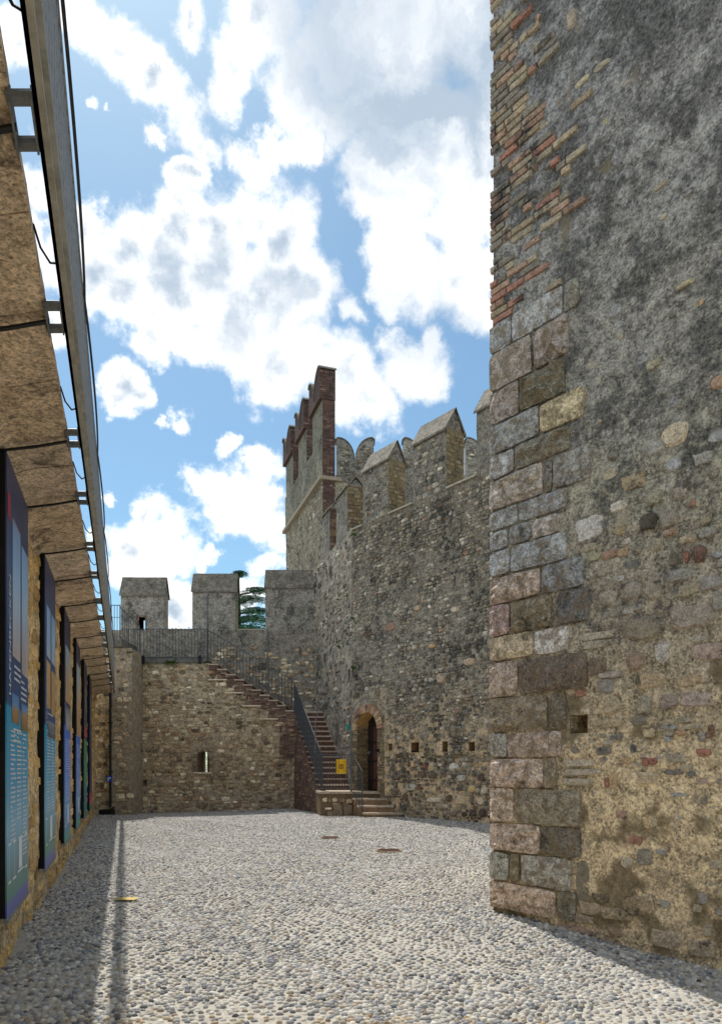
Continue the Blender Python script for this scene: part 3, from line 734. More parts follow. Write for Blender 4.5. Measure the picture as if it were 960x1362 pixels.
while yy < 24.3:
    o = bpy.data.objects.new('baluster', bme); link(o, rail); o.location = (-.3316*yy, yy, 0); yy += .115
for yb in bars_y:
    if yb > 22.5: continue
    mb = MB()       # clamp: two round lugs and a plate holding the beam off the slab
    for dy in (-.10, .10):
        mb.tube([LW(yb+dy, -.44, 4.13), LW(yb+dy, -.315, 4.13)], .026, 10)
    bar(mb, yb-.12, yb+.12, -.352, -.343, 4.10, 4.16); bar(mb, yb-.12, yb+.12, -.434, -.425, 4.09, 4.16)
    mb.build('clamp', 'rail_steel', rail)
    mb = MB()       # flat strap under the soffit, from the clamp to the wall
    w2 = .013
    pr = [(-.42, 4.115), (-.66, 4.075), (-.93, 4.045)]
    for (a0, z0), (a1, z1) in zip(pr[:-1], pr[1:]):
        mb.hexa([LW(yb-w2, a1, z1-.014), LW(yb-w2, a0, z0-.014), LW(yb+w2, a0, z0-.014), LW(yb+w2, a1, z1-.014), LW(yb-w2, a1, z1), LW(yb-w2, a0, z0), LW(yb+w2, a0, z0), LW(yb+w2, a1, z1)])
    mb.build('strap', 'dark_iron', rail)
# sagging cable outside the top rail
mb = MB(); pp = []
for s in range(0, 8):
    ya = .1+2.7*s; 
    for t in range(10):
        q = t/10; pp.append(LW(ya+2.7*q, -.302+.03*math.sin(PI*q)**.8, 5.19-.09*math.sin(PI*q)))
mb.tube(pp, .010, 5)
for yb in bars_y:
    if yb < 20: mb.tube([LW(yb-.55, -.44, 4.24), LW(yb-.5, -.41, 4.16), LW(yb-.42, -.37, 4.14), LW(yb-.36, -.34, 4.18)], .006, 5)
tag(mb.build('cable', 'cable_rubber'), 'black cable sagging in loops along the outside of the overhead walkway railing', 'cable')

# ------------------------------------------------ banners
def grad_mat(name, z0, z1, stops, vary=.05):
    m, n, b = base_mat(name)
    p = n.add('ShaderNodeNewGeometry').outputs['Position']; zc = n.add('ShaderNodeSeparateXYZ', {0: p}).outputs[2]
    col = n.ramp(n.math('DIVIDE', n.math('SUBTRACT', zc, z0), z1-z0), stops)
    a = n.noise(n.vmath('MULTIPLY', p, (1, 1, .35)), 3.0, 2.0, .5); v = n.rng(a, .3, .7, 1-vary, 1+vary, False)
    n.l.new(n.mix(1.0, col, n.add('ShaderNodeCombineXYZ', {0: v, 1: v, 2: v}).outputs[0], 'MULTIPLY'), b.inputs['Base Color'])
    b.inputs['Roughness'].default_value = .42; b.inputs['Specular IOR Level'].default_value = .4
    return name
BZ0, BZ1 = .40, 4.03
teal_body = [(0, lin('4a4f9a')), (.035, lin('5a62a8')), (.04, lin('3f7a78')), (.07, lin('4a7d74')), (.09, lin('4d7f86')), (.2, lin('7db4d2')), (.3, lin('58a4cc')), (.46, lin('1f96c0')), (.47, lin('24487a')), (1, lin('3a4570'))]
blue_body = [(0, lin('2c7f80')), (.05, lin('2f8a84')), (.055, lin('3f74a0')), (.14, lin('6a9cd0')), (.25, lin('5580d0')), (.5, lin('3768cc')), (.51, lin('1c2a58')), (1, lin('25274a'))]
green_body = [(0, lin('1f6f6a')), (.08, lin('2a7f78')), (.12, lin('2c6f8a')), (.3, lin('2f8a72')), (.5, lin('2a7f66')), (.51, lin('252a50')), (1, lin('2a2848'))]
red_body = [(0, lin('1f6f58')), (.05, lin('2a8a64')), (.06, lin('c04a64')), (.12, lin('a83a5c')), (.16, lin('2c3568')), (.5, lin('283060')), (1, lin('2a2848'))]
for nm, s_ in (('print_teal', teal_body), ('print_blue', blue_body), ('print_green', green_body), ('print_red', red_body)): grad_mat(nm, BZ0, BZ1, s_)
grad_mat('print_sky', 2.5, 3.75, [(0, lin('b8aaa4')), (.35, lin('a9bcd2')), (.6, lin('95bce6')), (.85, lin('86abdc')), (.95, lin('b0727c')), (1, lin('6a5a7c'))], .2)
grad_mat('print_fort', 1.9, 2.24, [(0, lin('5a6a40')), (.25, lin('9c7448')), (.5, lin('a8825c')), (.62, lin('5f93c0')), (1, lin('3f72b4'))], .2)
grad_mat('print_sand', 2.2, 3.4, [(0, lin('b08a58')), (.5, lin('c09a68')), (1, lin('9fb0b8'))], .25)
grad_mat('print_grey', 2.0, 2.6, [(0, lin('4f5560')), (.5, lin('9a9fa6')), (1, lin('5c6470'))], .25)
flat_mat('print_red_mark', lin('b03a4c'), .5, 0, .03); flat_mat('print_navy', lin('1b2547'), .5, 0, .03)
btext = ['HAFENBECKEN', 'HAFENBURG', 'WOHNTURM', 'MAUERN', 'TORE', 'BURG']
blabels = ['nearest and largest tall banner on the left wall, with big white pillar drawing on teal',
           'second banner from the front, teal with two sand coloured photographs at its top',
           'third banner from the front, bright blue lower half with small white text',
           'fourth banner from the front, orange brown photograph above blue',
           'fifth banner from the front, dark top and green lower half',
           'last banner before the far corner, with a pink red foot']
bmats = ['print_teal', 'print_teal', 'print_blue', 'print_blue', 'print_green', 'print_red']
font_cache = {}
def text_mesh(body):
    if body in font_cache: return font_cache[body]
    cu = bpy.data.curves.new('lettering', 'FONT'); cu.body = body; cu.size = 1.0; cu.fill_mode = 'FRONT'; cu.resolution_u = 2
    ob = bpy.data.objects.new('tmp', cu); C.objects.link(ob); dg = bpy.context.evaluated_depsgraph_get(); dg.update()
    me = bpy.data.meshes.new_from_object(ob.evaluated_get(dg)); bpy.data.objects.remove(ob)
    V = [tuple(v.co) for v in me.vertices]; Fc = [tuple(p.vertices) for p in me.polygons]
    font_cache[body] = (V, Fc); return V, Fc
AB = -.90
for i in range(6):
    y0 = 5.5+2.69*i; W = 1.22
    def B(s, z, off=0.0): return LW(y0+s*W, AB+off, z)        # s 0..1 along the banner from its near edge
    bn = thing('hanging_banner', blabels[i], 'banner', group='banners hanging on the courtyard wall')
    mb = MB(); mb.hexa([B(0, BZ0, -.012), B(0, BZ0), B(1, BZ0), B(1, BZ0, -.012), B(0, BZ1, -.012), B(0, BZ1), B(1, BZ1), B(1, BZ1, -.012)])
    mb.build('printed_cloth', bmats[i], bn)
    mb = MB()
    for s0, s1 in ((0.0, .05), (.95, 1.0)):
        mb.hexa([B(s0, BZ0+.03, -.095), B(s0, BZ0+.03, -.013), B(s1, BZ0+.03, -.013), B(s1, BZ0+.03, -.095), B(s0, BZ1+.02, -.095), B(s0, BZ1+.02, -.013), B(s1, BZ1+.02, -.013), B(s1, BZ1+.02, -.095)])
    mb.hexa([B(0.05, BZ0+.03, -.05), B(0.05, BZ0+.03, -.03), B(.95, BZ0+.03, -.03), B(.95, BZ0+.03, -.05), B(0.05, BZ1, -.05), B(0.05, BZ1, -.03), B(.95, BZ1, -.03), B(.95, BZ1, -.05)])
    mb.build('gap_shade_backing', 'gap_shade_black', bn)  # added black boards, imitating the dark shade between cloth and wall
    mb = MB(); mb.tube([B(-.02, BZ0+.01, -.01), B(1.02, BZ0+.01, -.01)], .02, 8); mb.build('weight_bar', 'rail_steel', bn)
    # printed fields, 3 mm proud
    mb = MB(); mats = [bmats[i]]
    def field(s0, s1, z0, z1, m, o=.003):
        if m not in mats: mats.append(m)
        mb.quad(B(s0, z0, o), B(s1, z0, o), B(s1, z1, o), B(s0, z1, o), mats.index(m))
    def lines(s0, s1, z1, z0, dz=.05, m='white_print', o=.003):
        z_ = z1
        while z_ > z0:
            # words
            s = s0
            e = s1-random.random()*.05*(s1-s0)*4 if random.random() < .8 else s0+(s1-s0)*(.3+random.random()*.5)
            while s < e:
                wl = .02+random.random()*.05; field(s, min(s+wl, e), z_, z_+dz*.38, m, o); s += wl+.012
            z_ -= dz
    if i == 0:
        field(.22, .58, 2.50, 3.62, 'print_sky'); field(.64, .97, 2.42, 3.55, 'print_sky'); field(.02, .14, 3.55, 3.75, 'print_red_mark')
        lines(.30, .62, 2.42, 2.28); lines(.62, .92, 2.34, 2.18)
        field(.20, .52, 1.98-.02, 2.46-.26, 'print_fort') ; field(.62, .97, 1.92, 2.44-.28, 'print_fort')
        lines(.26, .66, 2.03-.13, 1.80, .045)
    elif i == 1:
        field(.10, .48, 2.9, 3.5, 'print_sky'); field(.56, .95, 2.9, 3.5, 'print_sky'); field(.08, .46, 2.3, 2.85, 'print_sand'); field(.56, .95, 2.25, 2.8, 'print_sand'); field(.2, .95, 2.25-.3, 2.15, 'print_grey'); lines(.2, .8, 2.3-.07, 2.19, .04)
    elif i == 2: field(.12, .95, 2.62, 3.5, 'print_sand'); field(.2, .95, 2.2-.02, 2.55, 'print_grey')
    elif i == 3: field(.06, .95, 2.2, 3.6, 'print_sand')
    elif i == 4: field(.15, .8, 2.9, 3.5, 'print_grey'); field(.1, .8, 2.3, 2.55, 'print_red_mark')
    else: field(.15, .85, 2.8, 3.5, 'print_grey')
    if i < 4:
        ncol = 3 if i == 0 else 2
        for c in range(ncol):
            lines(.14+c*.83/ncol, .14+(c+.82)*.83/ncol, 2.02 if i else 2.02-.14, [.98, 1.12, .78][c % 3] if i == 0 else 1.05, .038)
        # the pale pillars drawn at the foot of the banner
        zb, zt = .70, .98
        for (s0, s1, part) in ((.05, .16, 0), (.24, .38, 1), (.44, .72, 2), (.80, .93, 1)) if i == 0 else ((.05, .2, 0), (.35, .72, 2), (.85, .97, 0)):
            wq = s1-s0
            if part == 2: field(s0+wq*.22, s1-wq*.22, zb+.03, zt, 'white_print'); field(s0, s1, zb, zb+.02, 'white_print', .004); field(s0+wq*.1, s1-wq*.1, zt+.002, zt+.02, 'white_print', .004)
            else:
                field(s0, s1, zt, zt+.02, 'white_print'); field(s0+wq*.4, s0+wq*.44, zb, zt-.001, 'white_print'); field(s0, s1, zb-.02, zb-.001, 'white_print')
                if part == 1: field(s0+wq*.56, s0+wq*.6, zb, zt-.001, 'white_print')
    # vertical lettering along the near edge
    V, Fc = text_mesh(btext[i]); mx = max(v[0] for v in V); hgt = .95 if i == 0 else .7
    sx = hgt/mx; sz = .10 if i == 0 else .085
    base = 2.16 if i == 0 else 2.1
    if 'white_print' not in mats: mats.append('white_print')
    k0 = len(mb.v)
    # reads upwards: letter x -> z, letter height -> towards the near edge
    for (vx, vy, vz) in V: mb.v.append(B(.14-vy*sz/W*1.35, base+vx*sx, .006))
    for f in Fc: mb.f.append(tuple(k0+q for q in f)); mb.m.append(mats.index('white_print'))
    pm = mb.build('print', mats, bn)

# ================================================================== FAR CORNER: pier, recess, downpipe, gallery platform
XP = lambda px, Y: (px-CX)/F*Y
ZP = lambda py, Y: 1.6+(HY-py)/F*Y
pier = thing('corner_pier', 'pale rendered stone pier in the far left corner beside the end of the banner wall', 'pier')
FX = Fr(0, 25.0, 1, 0)
mb = MB(); FP = Fr(0, 24.75, 1, 0)
wall_grid(mb, FP, XP(147, 24.75), XP(176, 24.75), -.3, 5.72, .08, .03, 1.8, 21)
mb.box(XP(147, 24.75)+.01, XP(176, 24.75)-.01, 24.8, 26.2, -.3, 5.70)
mb.build('pier_body', 'pier_render', pier, color=lin('7d7364'))
mb = MB(); rubble(mb, FP, XP(148, 24.75), XP(175, 24.75), 0, 5.5, .24, .15, .5, .03); mb.build('rubble_stones', 'far_wall_rubble', pier, stuff=True)
mb = MB(); FPs = Fr(0, 25.1, 1, 0); wall_grid(mb, FPs, XP(112, 25.1), XP(148, 25.1), -.3, 5.6, .08, .04, 1.8, 22); mb.box(-10.6, XP(148, 25.1), 25.14, 26.3, -.3, 5.55)
o = mb.build('recessed_wall', 'left_wall_stone', pier)
mb = MB(); rubble(mb, FPs, XP(113, 25.1), XP(147, 25.1), 0, 5.4, .25, .16, .6, .04); mb.build('rubble_stones', 'far_wall_rubble', pier, stuff=True)
mb = MB(); mb.box(XP(138, 24.6), XP(164, 24.6), 24.45, 26.2, 5.73, 6.0); mb.box(XP(139, 24.6), XP(160, 24.6), 24.40, 24.45, 5.82, 5.90)
mb.build('platform_slab', 'concrete_edge', pier)
pip = thing('downpipe', 'thin dark downpipe running down the far left corner beside the pale pier', 'pipe')
px = XP(145.5, 24.5)
mb = MB(); mb.tube([(px, 24.62, .2), (px, 24.62, 5.72)], .045, 8); mb.build('pipe', 'dark_iron', pip)
mb = MB(); mb.box(px-.28, px+.14, 24.3, 24.68, gz(px, 24.5)-.05, .14); mb.tube([(px-.08, 24.5, .05), (px+.2, 24.4, .22)], .03); mb.build('foot_box', 'dark_iron', pip)
for zz_ in (1.4, 3.1, 4.7):
    mb = MB(); mb.box(px-.07, px+.07, 24.55, 24.70, zz_, zz_+.04); mb.build('bracket', 'dark_iron', pip)
sg = thing('wall_sign', 'small blue sign fixed on the downpipe in the far left corner', 'sign')
mb = MB(); zc = ZP(1036, 24.5); mb.box(px-.10, px+.10, 24.50, 24.52, zc-.10, zc+.10); mb.build('plate', 'sign_blue', sg)
mb = MB(); mb.box(px-.06, px+.06, 24.494, 24.499, zc+.01, zc+.05); mb.box(px-.06, px+.0, 24.494, 24.499, zc-.06, zc-.02); mb.build('white_mark', 'white_print', sg)

def railing(root, A, Bp, h=1.05, post_r=.011, step=.115, rail=.015, foot=.08, mat='railing_iron', mid=None, posts=True):
    """straight (possibly sloping) railing from A to B at foot level"""
    A, Bp = Vector(A), Vector(Bp); L = (Bp-A).length; n = max(2, int(round(L/step))); d = (Bp-A)
    up = Vector((0, 0, 1))
    mb = MB(); mb.tube([A+up*h, Bp+up*h], rail, 6); mb.build('top_rail', mat, root)
    mb = MB(); mb.tube([A+up*foot, Bp+up*foot], rail*.75, 5); mb.build('bottom_rail', mat, root)
    if mid: mb = MB(); mb.tube([A+up*mid, Bp+up*mid], rail*.7, 5); mb.build('middle_rail', mat, root)
    t = MB(); t.tube([(0, 0, foot), (0, 0, h)], post_r, 5, cap=False); me = t.mesh('baluster', [mat])
    for i in range(1, n):
        o = bpy.data.objects.new('baluster', me); link(o, root); o.location = A+d*(i/n)
    if posts:
        t = MB(); t.tube([(0, 0, 0), (0, 0, h+.02)], rail*1.3, 6); me = t.mesh('post', [mat])
        for q in (A, Bp): o = bpy.data.objects.new('post', me); link(o, root); o.location = q

YB, YF = 27.4, 26.0
pr_ = thing('platform_railing', 'short grey railing panel on the corner platform at the head of the long walkway', 'railing')
railing(pr_, (XP(141, 24.6), 24.6, 6.0), (XP(160, 24.6), 24.6, 6.0), h=ZP(805, 24.6)-6.0, step=.1, mid=.75)
railing(pr_, (XP(160, 24.6), 24.6, 6.0), (XP(187, 26), 25.9, 5.62), h=1.1, step=.15)

# ================================================================== FAR WALL with battlement
ZW = ZP(877, YF)                      # walkway level 5.51
bw = thing('battlement_wall', 'far grey stone wall with three gabled merlons above a walkway', 'wall')
FFr = Fr(0, YF, 1, 0); FBk = Fr(0, YB, 1, 0)
lx0, lx1 = XP(262, YF), XP(278.5, YF); lz0, lz1 = ZP(1027, YF), ZP(999, YF)
rx0, rx1 = XP(189, YF), XP(196, YF); rz0, rz1 = ZP(1045, YF), ZP(1037, YF)

STX = [278+11.3*i for i in range(11)]                       # photograph x of the upper flight's risers
def stair_top(u):
    """height of the front wall under the upper flight"""
    px = CX+u/YF*F
    if px < STX[0]: return ZW-.06
    k = min(10, int((px-STX[0])/11.3)+1)
    return ZP(876.5+6.85*k, YF)-.05
mb = MB()
wall_grid(mb, FFr, XP(172, YF), XP(398, YF), -.4, ZW-.06, .07, .045, 1.6, 31, holes=((lx0, lx1, lz0, lz1, .5, 1), (rx0, rx1, rz0, rz1, .3)), keepf=lambda u, z: z < stair_top(u)-.04)
mb.build('wall_face', 'far_wall_mortar', bw)
def fskip(u, z, w_, h_):
    if z+h_ > stair_top(u+w_)-.12 or z+h_ > stair_top(u-w_)-.12: return True
    if lx0-.18 < u+w_ and u-w_ < lx1+.18 and lz0-.12 < z+h_ and z-h_ < lz1+.22: return True
    return math.hypot(u-(rx0+rx1)/2, z-(rz0+rz1)/2) < .25
mb = MB(); rubble(mb, FFr, XP(176, YF), XP(396, YF), -.05, ZW-.2, .22, .12, .78, .03, skip=fskip)
mb.build('rubble_stones', 'far_wall_rubble', bw, stuff=True)
# loophole: splayed sides, arched head, and a slit right through
mb = MB(); so0, so1 = XP(273, 26.5)-.06, XP(276.7, 26.5)+.0
yo = 27.0
A0, A1 = -5.93, -5.80
mb.quad((lx0, 26.5, lz0), (lx0, 26.5, lz1), (A0-.02, yo, lz1), (A0-.02, yo, lz0)); mb.quad((lx1, 26.5, lz0), (A1+.02, yo, lz0), (A1+.02, yo, lz1), (lx1, 26.5, lz1))
mb.quad((lx0, 26.5, lz0), (A0-.02, yo, lz0), (A1+.02, yo, lz0), (lx1, 26.5, lz0)); mb.quad((lx0, 26.5, lz1), (lx1, 26.5, lz1), (A1, yo, lz1), (A0, yo, lz1))
mb.build('splayed_reveal', 'far_wall_mortar', bw)
mb = MB(); c_ = (lx0+lx1)/2; r_ = (lx1-lx0)/2; zs_ = lz1-r_
for sgn in (-1, 1):
    arc = [(c_+sgn*r_*math.cos(t), 25.985, zs_+r_*math.sin(t)) for t in np.linspace(0, PI/2, 7)]
    mb.extrude([(c_+sgn*(r_+.01), 25.985, zs_)]+arc[1:]+[(c_, 25.985, lz1+.02), (c_+sgn*(r_+.01), 25.985, lz1+.02)], (0, .4, 0))
mb.build('arch_head', 'far_wall_mortar', bw)
for k in range(9):
    t0, t1 = PI*k/9+.02, PI*(k+1)/9-.02; mb = MB(); r1, r2 = r_+.005, r_+.15
    mb.extrude([(c_-r1*math.cos(t0), 25.95, zs_+r1*math.sin(t0)), (c_-r2*math.cos(t0), 25.95, zs_+r2*math.sin(t0)), (c_-r2*math.cos(t1), 25.95, zs_+r2*math.sin(t1)), (c_-r1*math.cos(t1), 25.95, zs_+r1*math.sin(t1))], (0, .1, 0))
    mb.build('voussoir', 'ashlar', bw, color=qshade(random.choice(['8f8068', '7d705c', '9a8a70'])))
for (a_, b_) in ((lx0-.14, lx0-.004), (lx1+.004, lx1+.14)):
    z_ = lz0
    while z_ < zs_-.05:
        h_ = min(.16+random.random()*.08, zs_-z_); hewn(FFr, a_, b_, z_+.006, z_+h_-.006, .02, qshade(random.choice(['8f8068', '7d705c', '9a8a70'])), bw, name='jamb_stone', n0=.03, nu=3, nz=3); z_ += h_
mb = MB(); mb.box(lx0-.1, lx1+.1, 25.93, 26.1, lz0-.05, lz0); mb.build('loophole_sill', 'tread_stone', bw, color=lin('b0a68e'))
# outer skin of the lower wall with the slit left open, and the dark inside
mb = MB()
mb.box(XP(120, 27), A0, 27.0, 27.3, -.4, ZW-.12); mb.box(A1, XP(300, 27), 27.0, 27.3, -.4, ZW-.12); mb.box(A0, A1, 27.0, 27.3, -.4, lz0); mb.box(A0, A1, 27.0, 27.3, lz1, ZW-.12)
mb.build('wall_core', 'far_wall_mortar', bw)
# walkway
mb = MB(); mb.box(XP(160, YF), XP(277, YF), YF-.07, YB+.02, ZW-.07, ZW+.0); mb.box(XP(172, YF), XP(274, YF), YF-.09, YF-.07, ZW-.13, ZW+.08)
mb.build('walkway_slab', 'concrete_edge', bw)
for pxk in (190, 265):
    mb = MB(); mb.box(XP(pxk, YF), XP(pxk, YF)+.1, YF-.16, YF-.09, ZW-.18, ZW+.1); mb.build('rail_bracket', 'dark_iron', bw)
# back wall with the merlons
ZC = ZP(838, YB)
mb = MB()
wall_grid(mb, FBk, -14, XP(289, YB), ZW-.1, ZC, .12, .03, 1.4, 41); wall_grid(mb, FBk, XP(289, YB), XP(421, YB), -.2, ZC, .09, .035, 1.4, 42)
mb.box(-14, XP(421, YB), YB+.03, YB+.6, ZW-.4, ZC-.01); mb.box(XP(300, 27.4), XP(421, YB), YB+.03, YB+.6, -.4, ZW-.4)
mb.quad((-14, YB, ZC), (XP(421, YB), YB, ZC), (XP(421, YB), YB+.62, ZC+.01), (-14, YB+.62, ZC+.01))
mb.build('parapet', 'merlon_stone', bw, color=lin('6e6960'))
mb = MB(); rubble(mb, FBk, XP(280, YB), XP(418, YB), 3.2, 6.2, .26, .13, .6, .03); mb.build('rubble_stones', 'far_wall_rubble', bw, stuff=True)
mb = MB(); mb.box(XP(221, YB), XP(256, YB), YB-.03, YB+.64, ZC+.002, ZC+.04); mb.box(XP(317, YB), XP(353, YB), YB-.03, YB+.64, ZC+.002, ZC+.04); mb.build('coping', 'tread_stone', bw, color=lin('8a857a'))

def merlon(parent, fr, u0, u1, z0, ze, zr, th, mat, color, endmat=None, endcol=None, hole=None, seed=1, cap='mossy_cap', cap_t=.07, oh=.07):
    mb = MB(); holes = (hole,) if hole else ()
    wall_grid(mb, fr, u0, u1, z0, ze, .09, .03, 1.6, seed, holes=holes, n0=.0)
    if hole:
        h = hole; mb.fbox(fr, u0+.01, h[0], z0, ze-.005, -th, -.02); mb.fbox(fr, h[1], u1-.01, z0, ze-.005, -th, -.02); mb.fbox(fr, h[0], h[1], h[3], ze-.005, -th, -.02); mb.fbox(fr, h[0], h[1], z0, h[2], -th, -.02)
    else: mb.fbox(fr, u0+.01, u1-.01, z0, ze-.005, -th, -.02)
    # gable body
    i = len(mb.v); zm = zr-cap_t
    mb.v += [fr(u0+.01, ze-.006, -.01), fr(u0+.01, ze-.006, -th), fr(u0+.01, zm, -th/2), fr(u1-.01, ze-.006, -.01), fr(u1-.01, ze-.006, -th), fr(u1-.01, zm, -th/2)]
    for f in ((0, 2, 1), (3, 4, 5), (0, 3, 5, 2), (1, 2, 5, 4)): mb.f.append(tuple(i+t for t in f)); mb.m.append(0)
    o = mb.build('merlon', mat, parent, color=color)
    # cap: two sloping faces with thickness and a wavering edge
    n = max(4, int(abs(u1-u0)/.15)); a0, a1 = u0-oh*.6, u1+oh*.6; P1, P2 = [], []
    for k in range(n+1):
        u = a0+(a1-a0)*k/n; j = lambda s_: (random.random()-.5)*s_
        sl = (zr-ze)/(th/2)
        pr = [(-th/2, zr+j(.02)), (oh+j(.015), ze-oh*sl*.6+cap_t*.6+j(.015)), (oh+j(.012), ze-oh*sl*.6-cap_t*.3), (-.02, ze-.01)]
        pq = [(-th/2, zr), (-th-oh, ze-oh*sl*.6+cap_t*.6), (-th-oh, ze-oh*sl*.6-cap_t*.3), (-th+.02, ze-.01)]
        P1.append([fr(u, z_, n_) for n_, z_ in pr]); P2.append([fr(u, z_, n_) for n_, z_ in pq])
    c = MB(); c.grid(np.array(P1)); c.grid(np.array(P2), flip=True)
    for Pk in (P1, P2):
        c.poly([Pk[0][0], Pk[0][1], Pk[0][2], Pk[0][3]]); c.poly([Pk[-1][3], Pk[-1][2], Pk[-1][1], Pk[-1][0]])
    c.build('cap', cap, o, color=tuple(v*.52 for v in lin('8a8478')))
    if endmat:
        # facing of the end that looks into the court
        fe = Fr(*fr(u1, 0, -.0)[:2], -fr.nn[0], -fr.nn[1]); e = MB()
        bricks(e, fe, .0, th, z0, ze-.02, .20, .10, .02, .02, .86, jit=.016)
        e.build('end_facing', endmat, o, stuff=True)
        e = MB(); e.extrude([fr(u1+.004, z0, 0), fr(u1+.004, z0, -th), fr(u1+.004, ze, -th), fr(u1+.004, ze, 0)], (fr.d[0]*.004, fr.d[1]*.004, 0)); e.build('end_render', 'brick_mortar', o, color=endcol or lin('5f5640'))
    return o
gm = lin('75726b')
hm = (XP(185, YB), XP(193.5, YB), ZP(838, YB), ZP(821, YB), .6, 1)
merlon(bw, FBk, XP(161, YB), XP(218.5, YB), ZC-.02, ZP(789, YB), ZP(765, YB), .62, 'merlon_stone', gm, seed=51, hole=hm)
merlon(bw, FBk, XP(256, YB), XP(313.5, YB), ZC-.02, ZP(784, YB), ZP(760, YB), .62, 'merlon_stone', gm, seed=52)
merlon(bw, FBk, XP(353, YB), XP(418, YB), ZC-.02, ZP(779, YB), ZP(755, YB), .62, 'merlon_stone', gm, seed=53)
mb = MB()
for (a_, b_) in ((hm[0]-.09, hm[0]), (hm[1], hm[1]+.05)): bricks(mb, FBk, a_, b_, hm[2], hm[3], .12, .07, .012, .03)
bricks(mb, FBk, hm[0]-.1, hm[1]+.05, hm[3], hm[3]+.08, .12, .07, .012, .03); mb.build('brick_surround', 'small_brick', bw, stuff=True)
# thin conduits up the second merlon and beside the third
cd = thing('conduit_pipe', 'thin grey conduit running up the face of the middle far merlon', 'pipe')
mb = MB(); x_ = XP(276, YB); mb.tube([(x_, YB-.05, ZW), (x_, YB-.05, 8.0), (x_+.02, YB-.05, 8.2), (x_+.1, YB-.04, 8.35)], .022, 6); mb.build('pipe', 'rail_steel', cd)
cd = thing('conduit_pipe', 'thin grey conduit at the left edge of the third far merlon', 'pipe')
mb = MB(); x_ = XP(356, YB); mb.tube([(x_, YB-.05, 4.6), (x_, YB-.05, 6.9)], .022, 6); mb.build('pipe', 'rail_steel', cd)

# walkway railing of the far wall, carried on down the upper flight
fr_ = thing('stair_railing', 'grey railing along the far walkway and down the upper stair flight', 'railing')
railing(fr_, (XP(172, YF), YF-.12, ZW-.02), (XP(277, YF), YF-.12, ZW-.02), h=1.1, step=.115)
railing(fr_, (XP(277, YF), YF-.06, ZW-.02), (XP(388, YF), YF-.06, ZP(943, YF)-.02), h=1.08, step=.135)

# ================================================================== STAIRS
stair = thing('stone_staircase', 'brick and stone staircase climbing the far right corner, with a landing and four bottom steps', 'stairs')
tcol = [lin(c) for c in ('988d80', '8b8072', '938474', '8a7a6a')]
for k in range(10):                                   # upper flight
    xa, xb = XP(STX[k], YF), XP(STX[k]+12.2, YF); z_ = ZP(883+6.85*k, YF)
    mb = MB(); mb.box(xa, xb+.03, YF-.07, YB, z_-.05, z_); mb.build('tread', 'tread_stone', stair, color=random.choice(tcol))
    mb = MB(); mb.box(xa+.02, xb, YF-.012, YB, z_-.45-.02*k, z_-.052); mb.build('riser_block', 'brick_mortar', stair, color=lin('544238'))
    mb = MB(); dpt = .20+.05*k+(.12 if k % 2 else 0)
    bricks(mb, FFr, xa, xb, z_-dpt, z_-.055, .24, .052, .012, .012, n0=.03); mb.build('brick_side', 'small_brick', stair, stuff=True)
    if k % 2 == 1 and k < 9:
        mb = MB(); mb.box(xa-.32, xb+.02, YF-.09, YF+.05, z_-dpt-.045, z_-dpt-.004); mb.build('ledger_stone', 'tread_stone', stair, color=lin('b3a892'))
mb = MB(); bricks(mb, FFr, XP(372, YF), XP(397, YF), 1.9, ZP(943, YF)-.6, .24, .052, .012, .012, n0=.05, keep=.9); mb.build('brick_side', 'small_brick', stair, stuff=True)
BL = lambda y: 6.2-.3316*y
WR = lambda y: 7.3-.3316*y
FBs = Fr(BL(26.4), 26.4, .3316, -1.0)
for k in range(15):                                   # lower flight, towards the viewer
    y_ = 23.1+.22*k; z_ = .86+.184*(k+1)
    mb = MB(); y2 = y_+.27; mb.hexa([(BL(y_)+.03, y_-.03, z_-.05), (WR(y_), y_-.03, z_-.05), (WR(y2), y2, z_-.05), (BL(y2)+.03, y2, z_-.05), (BL(y_)+.03, y_-.03, z_), (WR(y_), y_-.03, z_), (WR(y2), y2, z_), (BL(y2)+.03, y2, z_)])
    mb.build('tread', 'tread_stone', stair, color=random.choice(tcol))
    mb = MB(); mb.hexa([(BL(y_)+.04, y_, -.2), (WR(y_), y_, -.2), (WR(y2), y2, -.2), (BL(y2)+.04, y2, -.2), (BL(y_)+.04, y_, z_-.051), (WR(y_), y_, z_-.051), (WR(y2), y2, z_-.051), (BL(y2)+.04, y2, z_-.051)])
    mb.build('riser_block', 'brick_mortar', stair, color=lin('503c34'))
def fl_top(u):
    y = 26.4-u*.949; return .86+.184*((y-23.1)/.22+1)
mb = MB(); wall_grid(mb, FBs, 0, (26.4-22.0)/.949, -.2, 3.9, .06, .01, 2, 61, keepf=lambda u, z: z < max(.86, min(fl_top(u), 3.7))+.02)
mb.build('side_wall', 'brick_mortar', stair, color=lin('544439'))
mb = MB(); bricks(mb, FBs, 0, (26.4-22.05)/.949, -.1, 3.75, .25, .06, .013, .014, skip=lambda u, z, a_, b_: z+b_ > max(.84, min(fl_top(u), 3.7))); mb.build('brick_side', 'small_brick', stair, stuff=True)
# turning platform at the top of the lower flight
mb = MB(); mb.hexa([(BL(26.2), 26.3, 3.3), (WR(26.3), 26.3, 3.3), (WR(27.38), 27.38, 3.3), (BL(27.38)-.3, 27.38, 3.3), (BL(26.2), 26.3, 3.66), (WR(26.3), 26.3, 3.66), (WR(27.38), 27.38, 3.66), (BL(27.38)-.3, 27.38, 3.66)])
mb.build('turning_platform', 'tread_stone', stair, color=tcol[0])
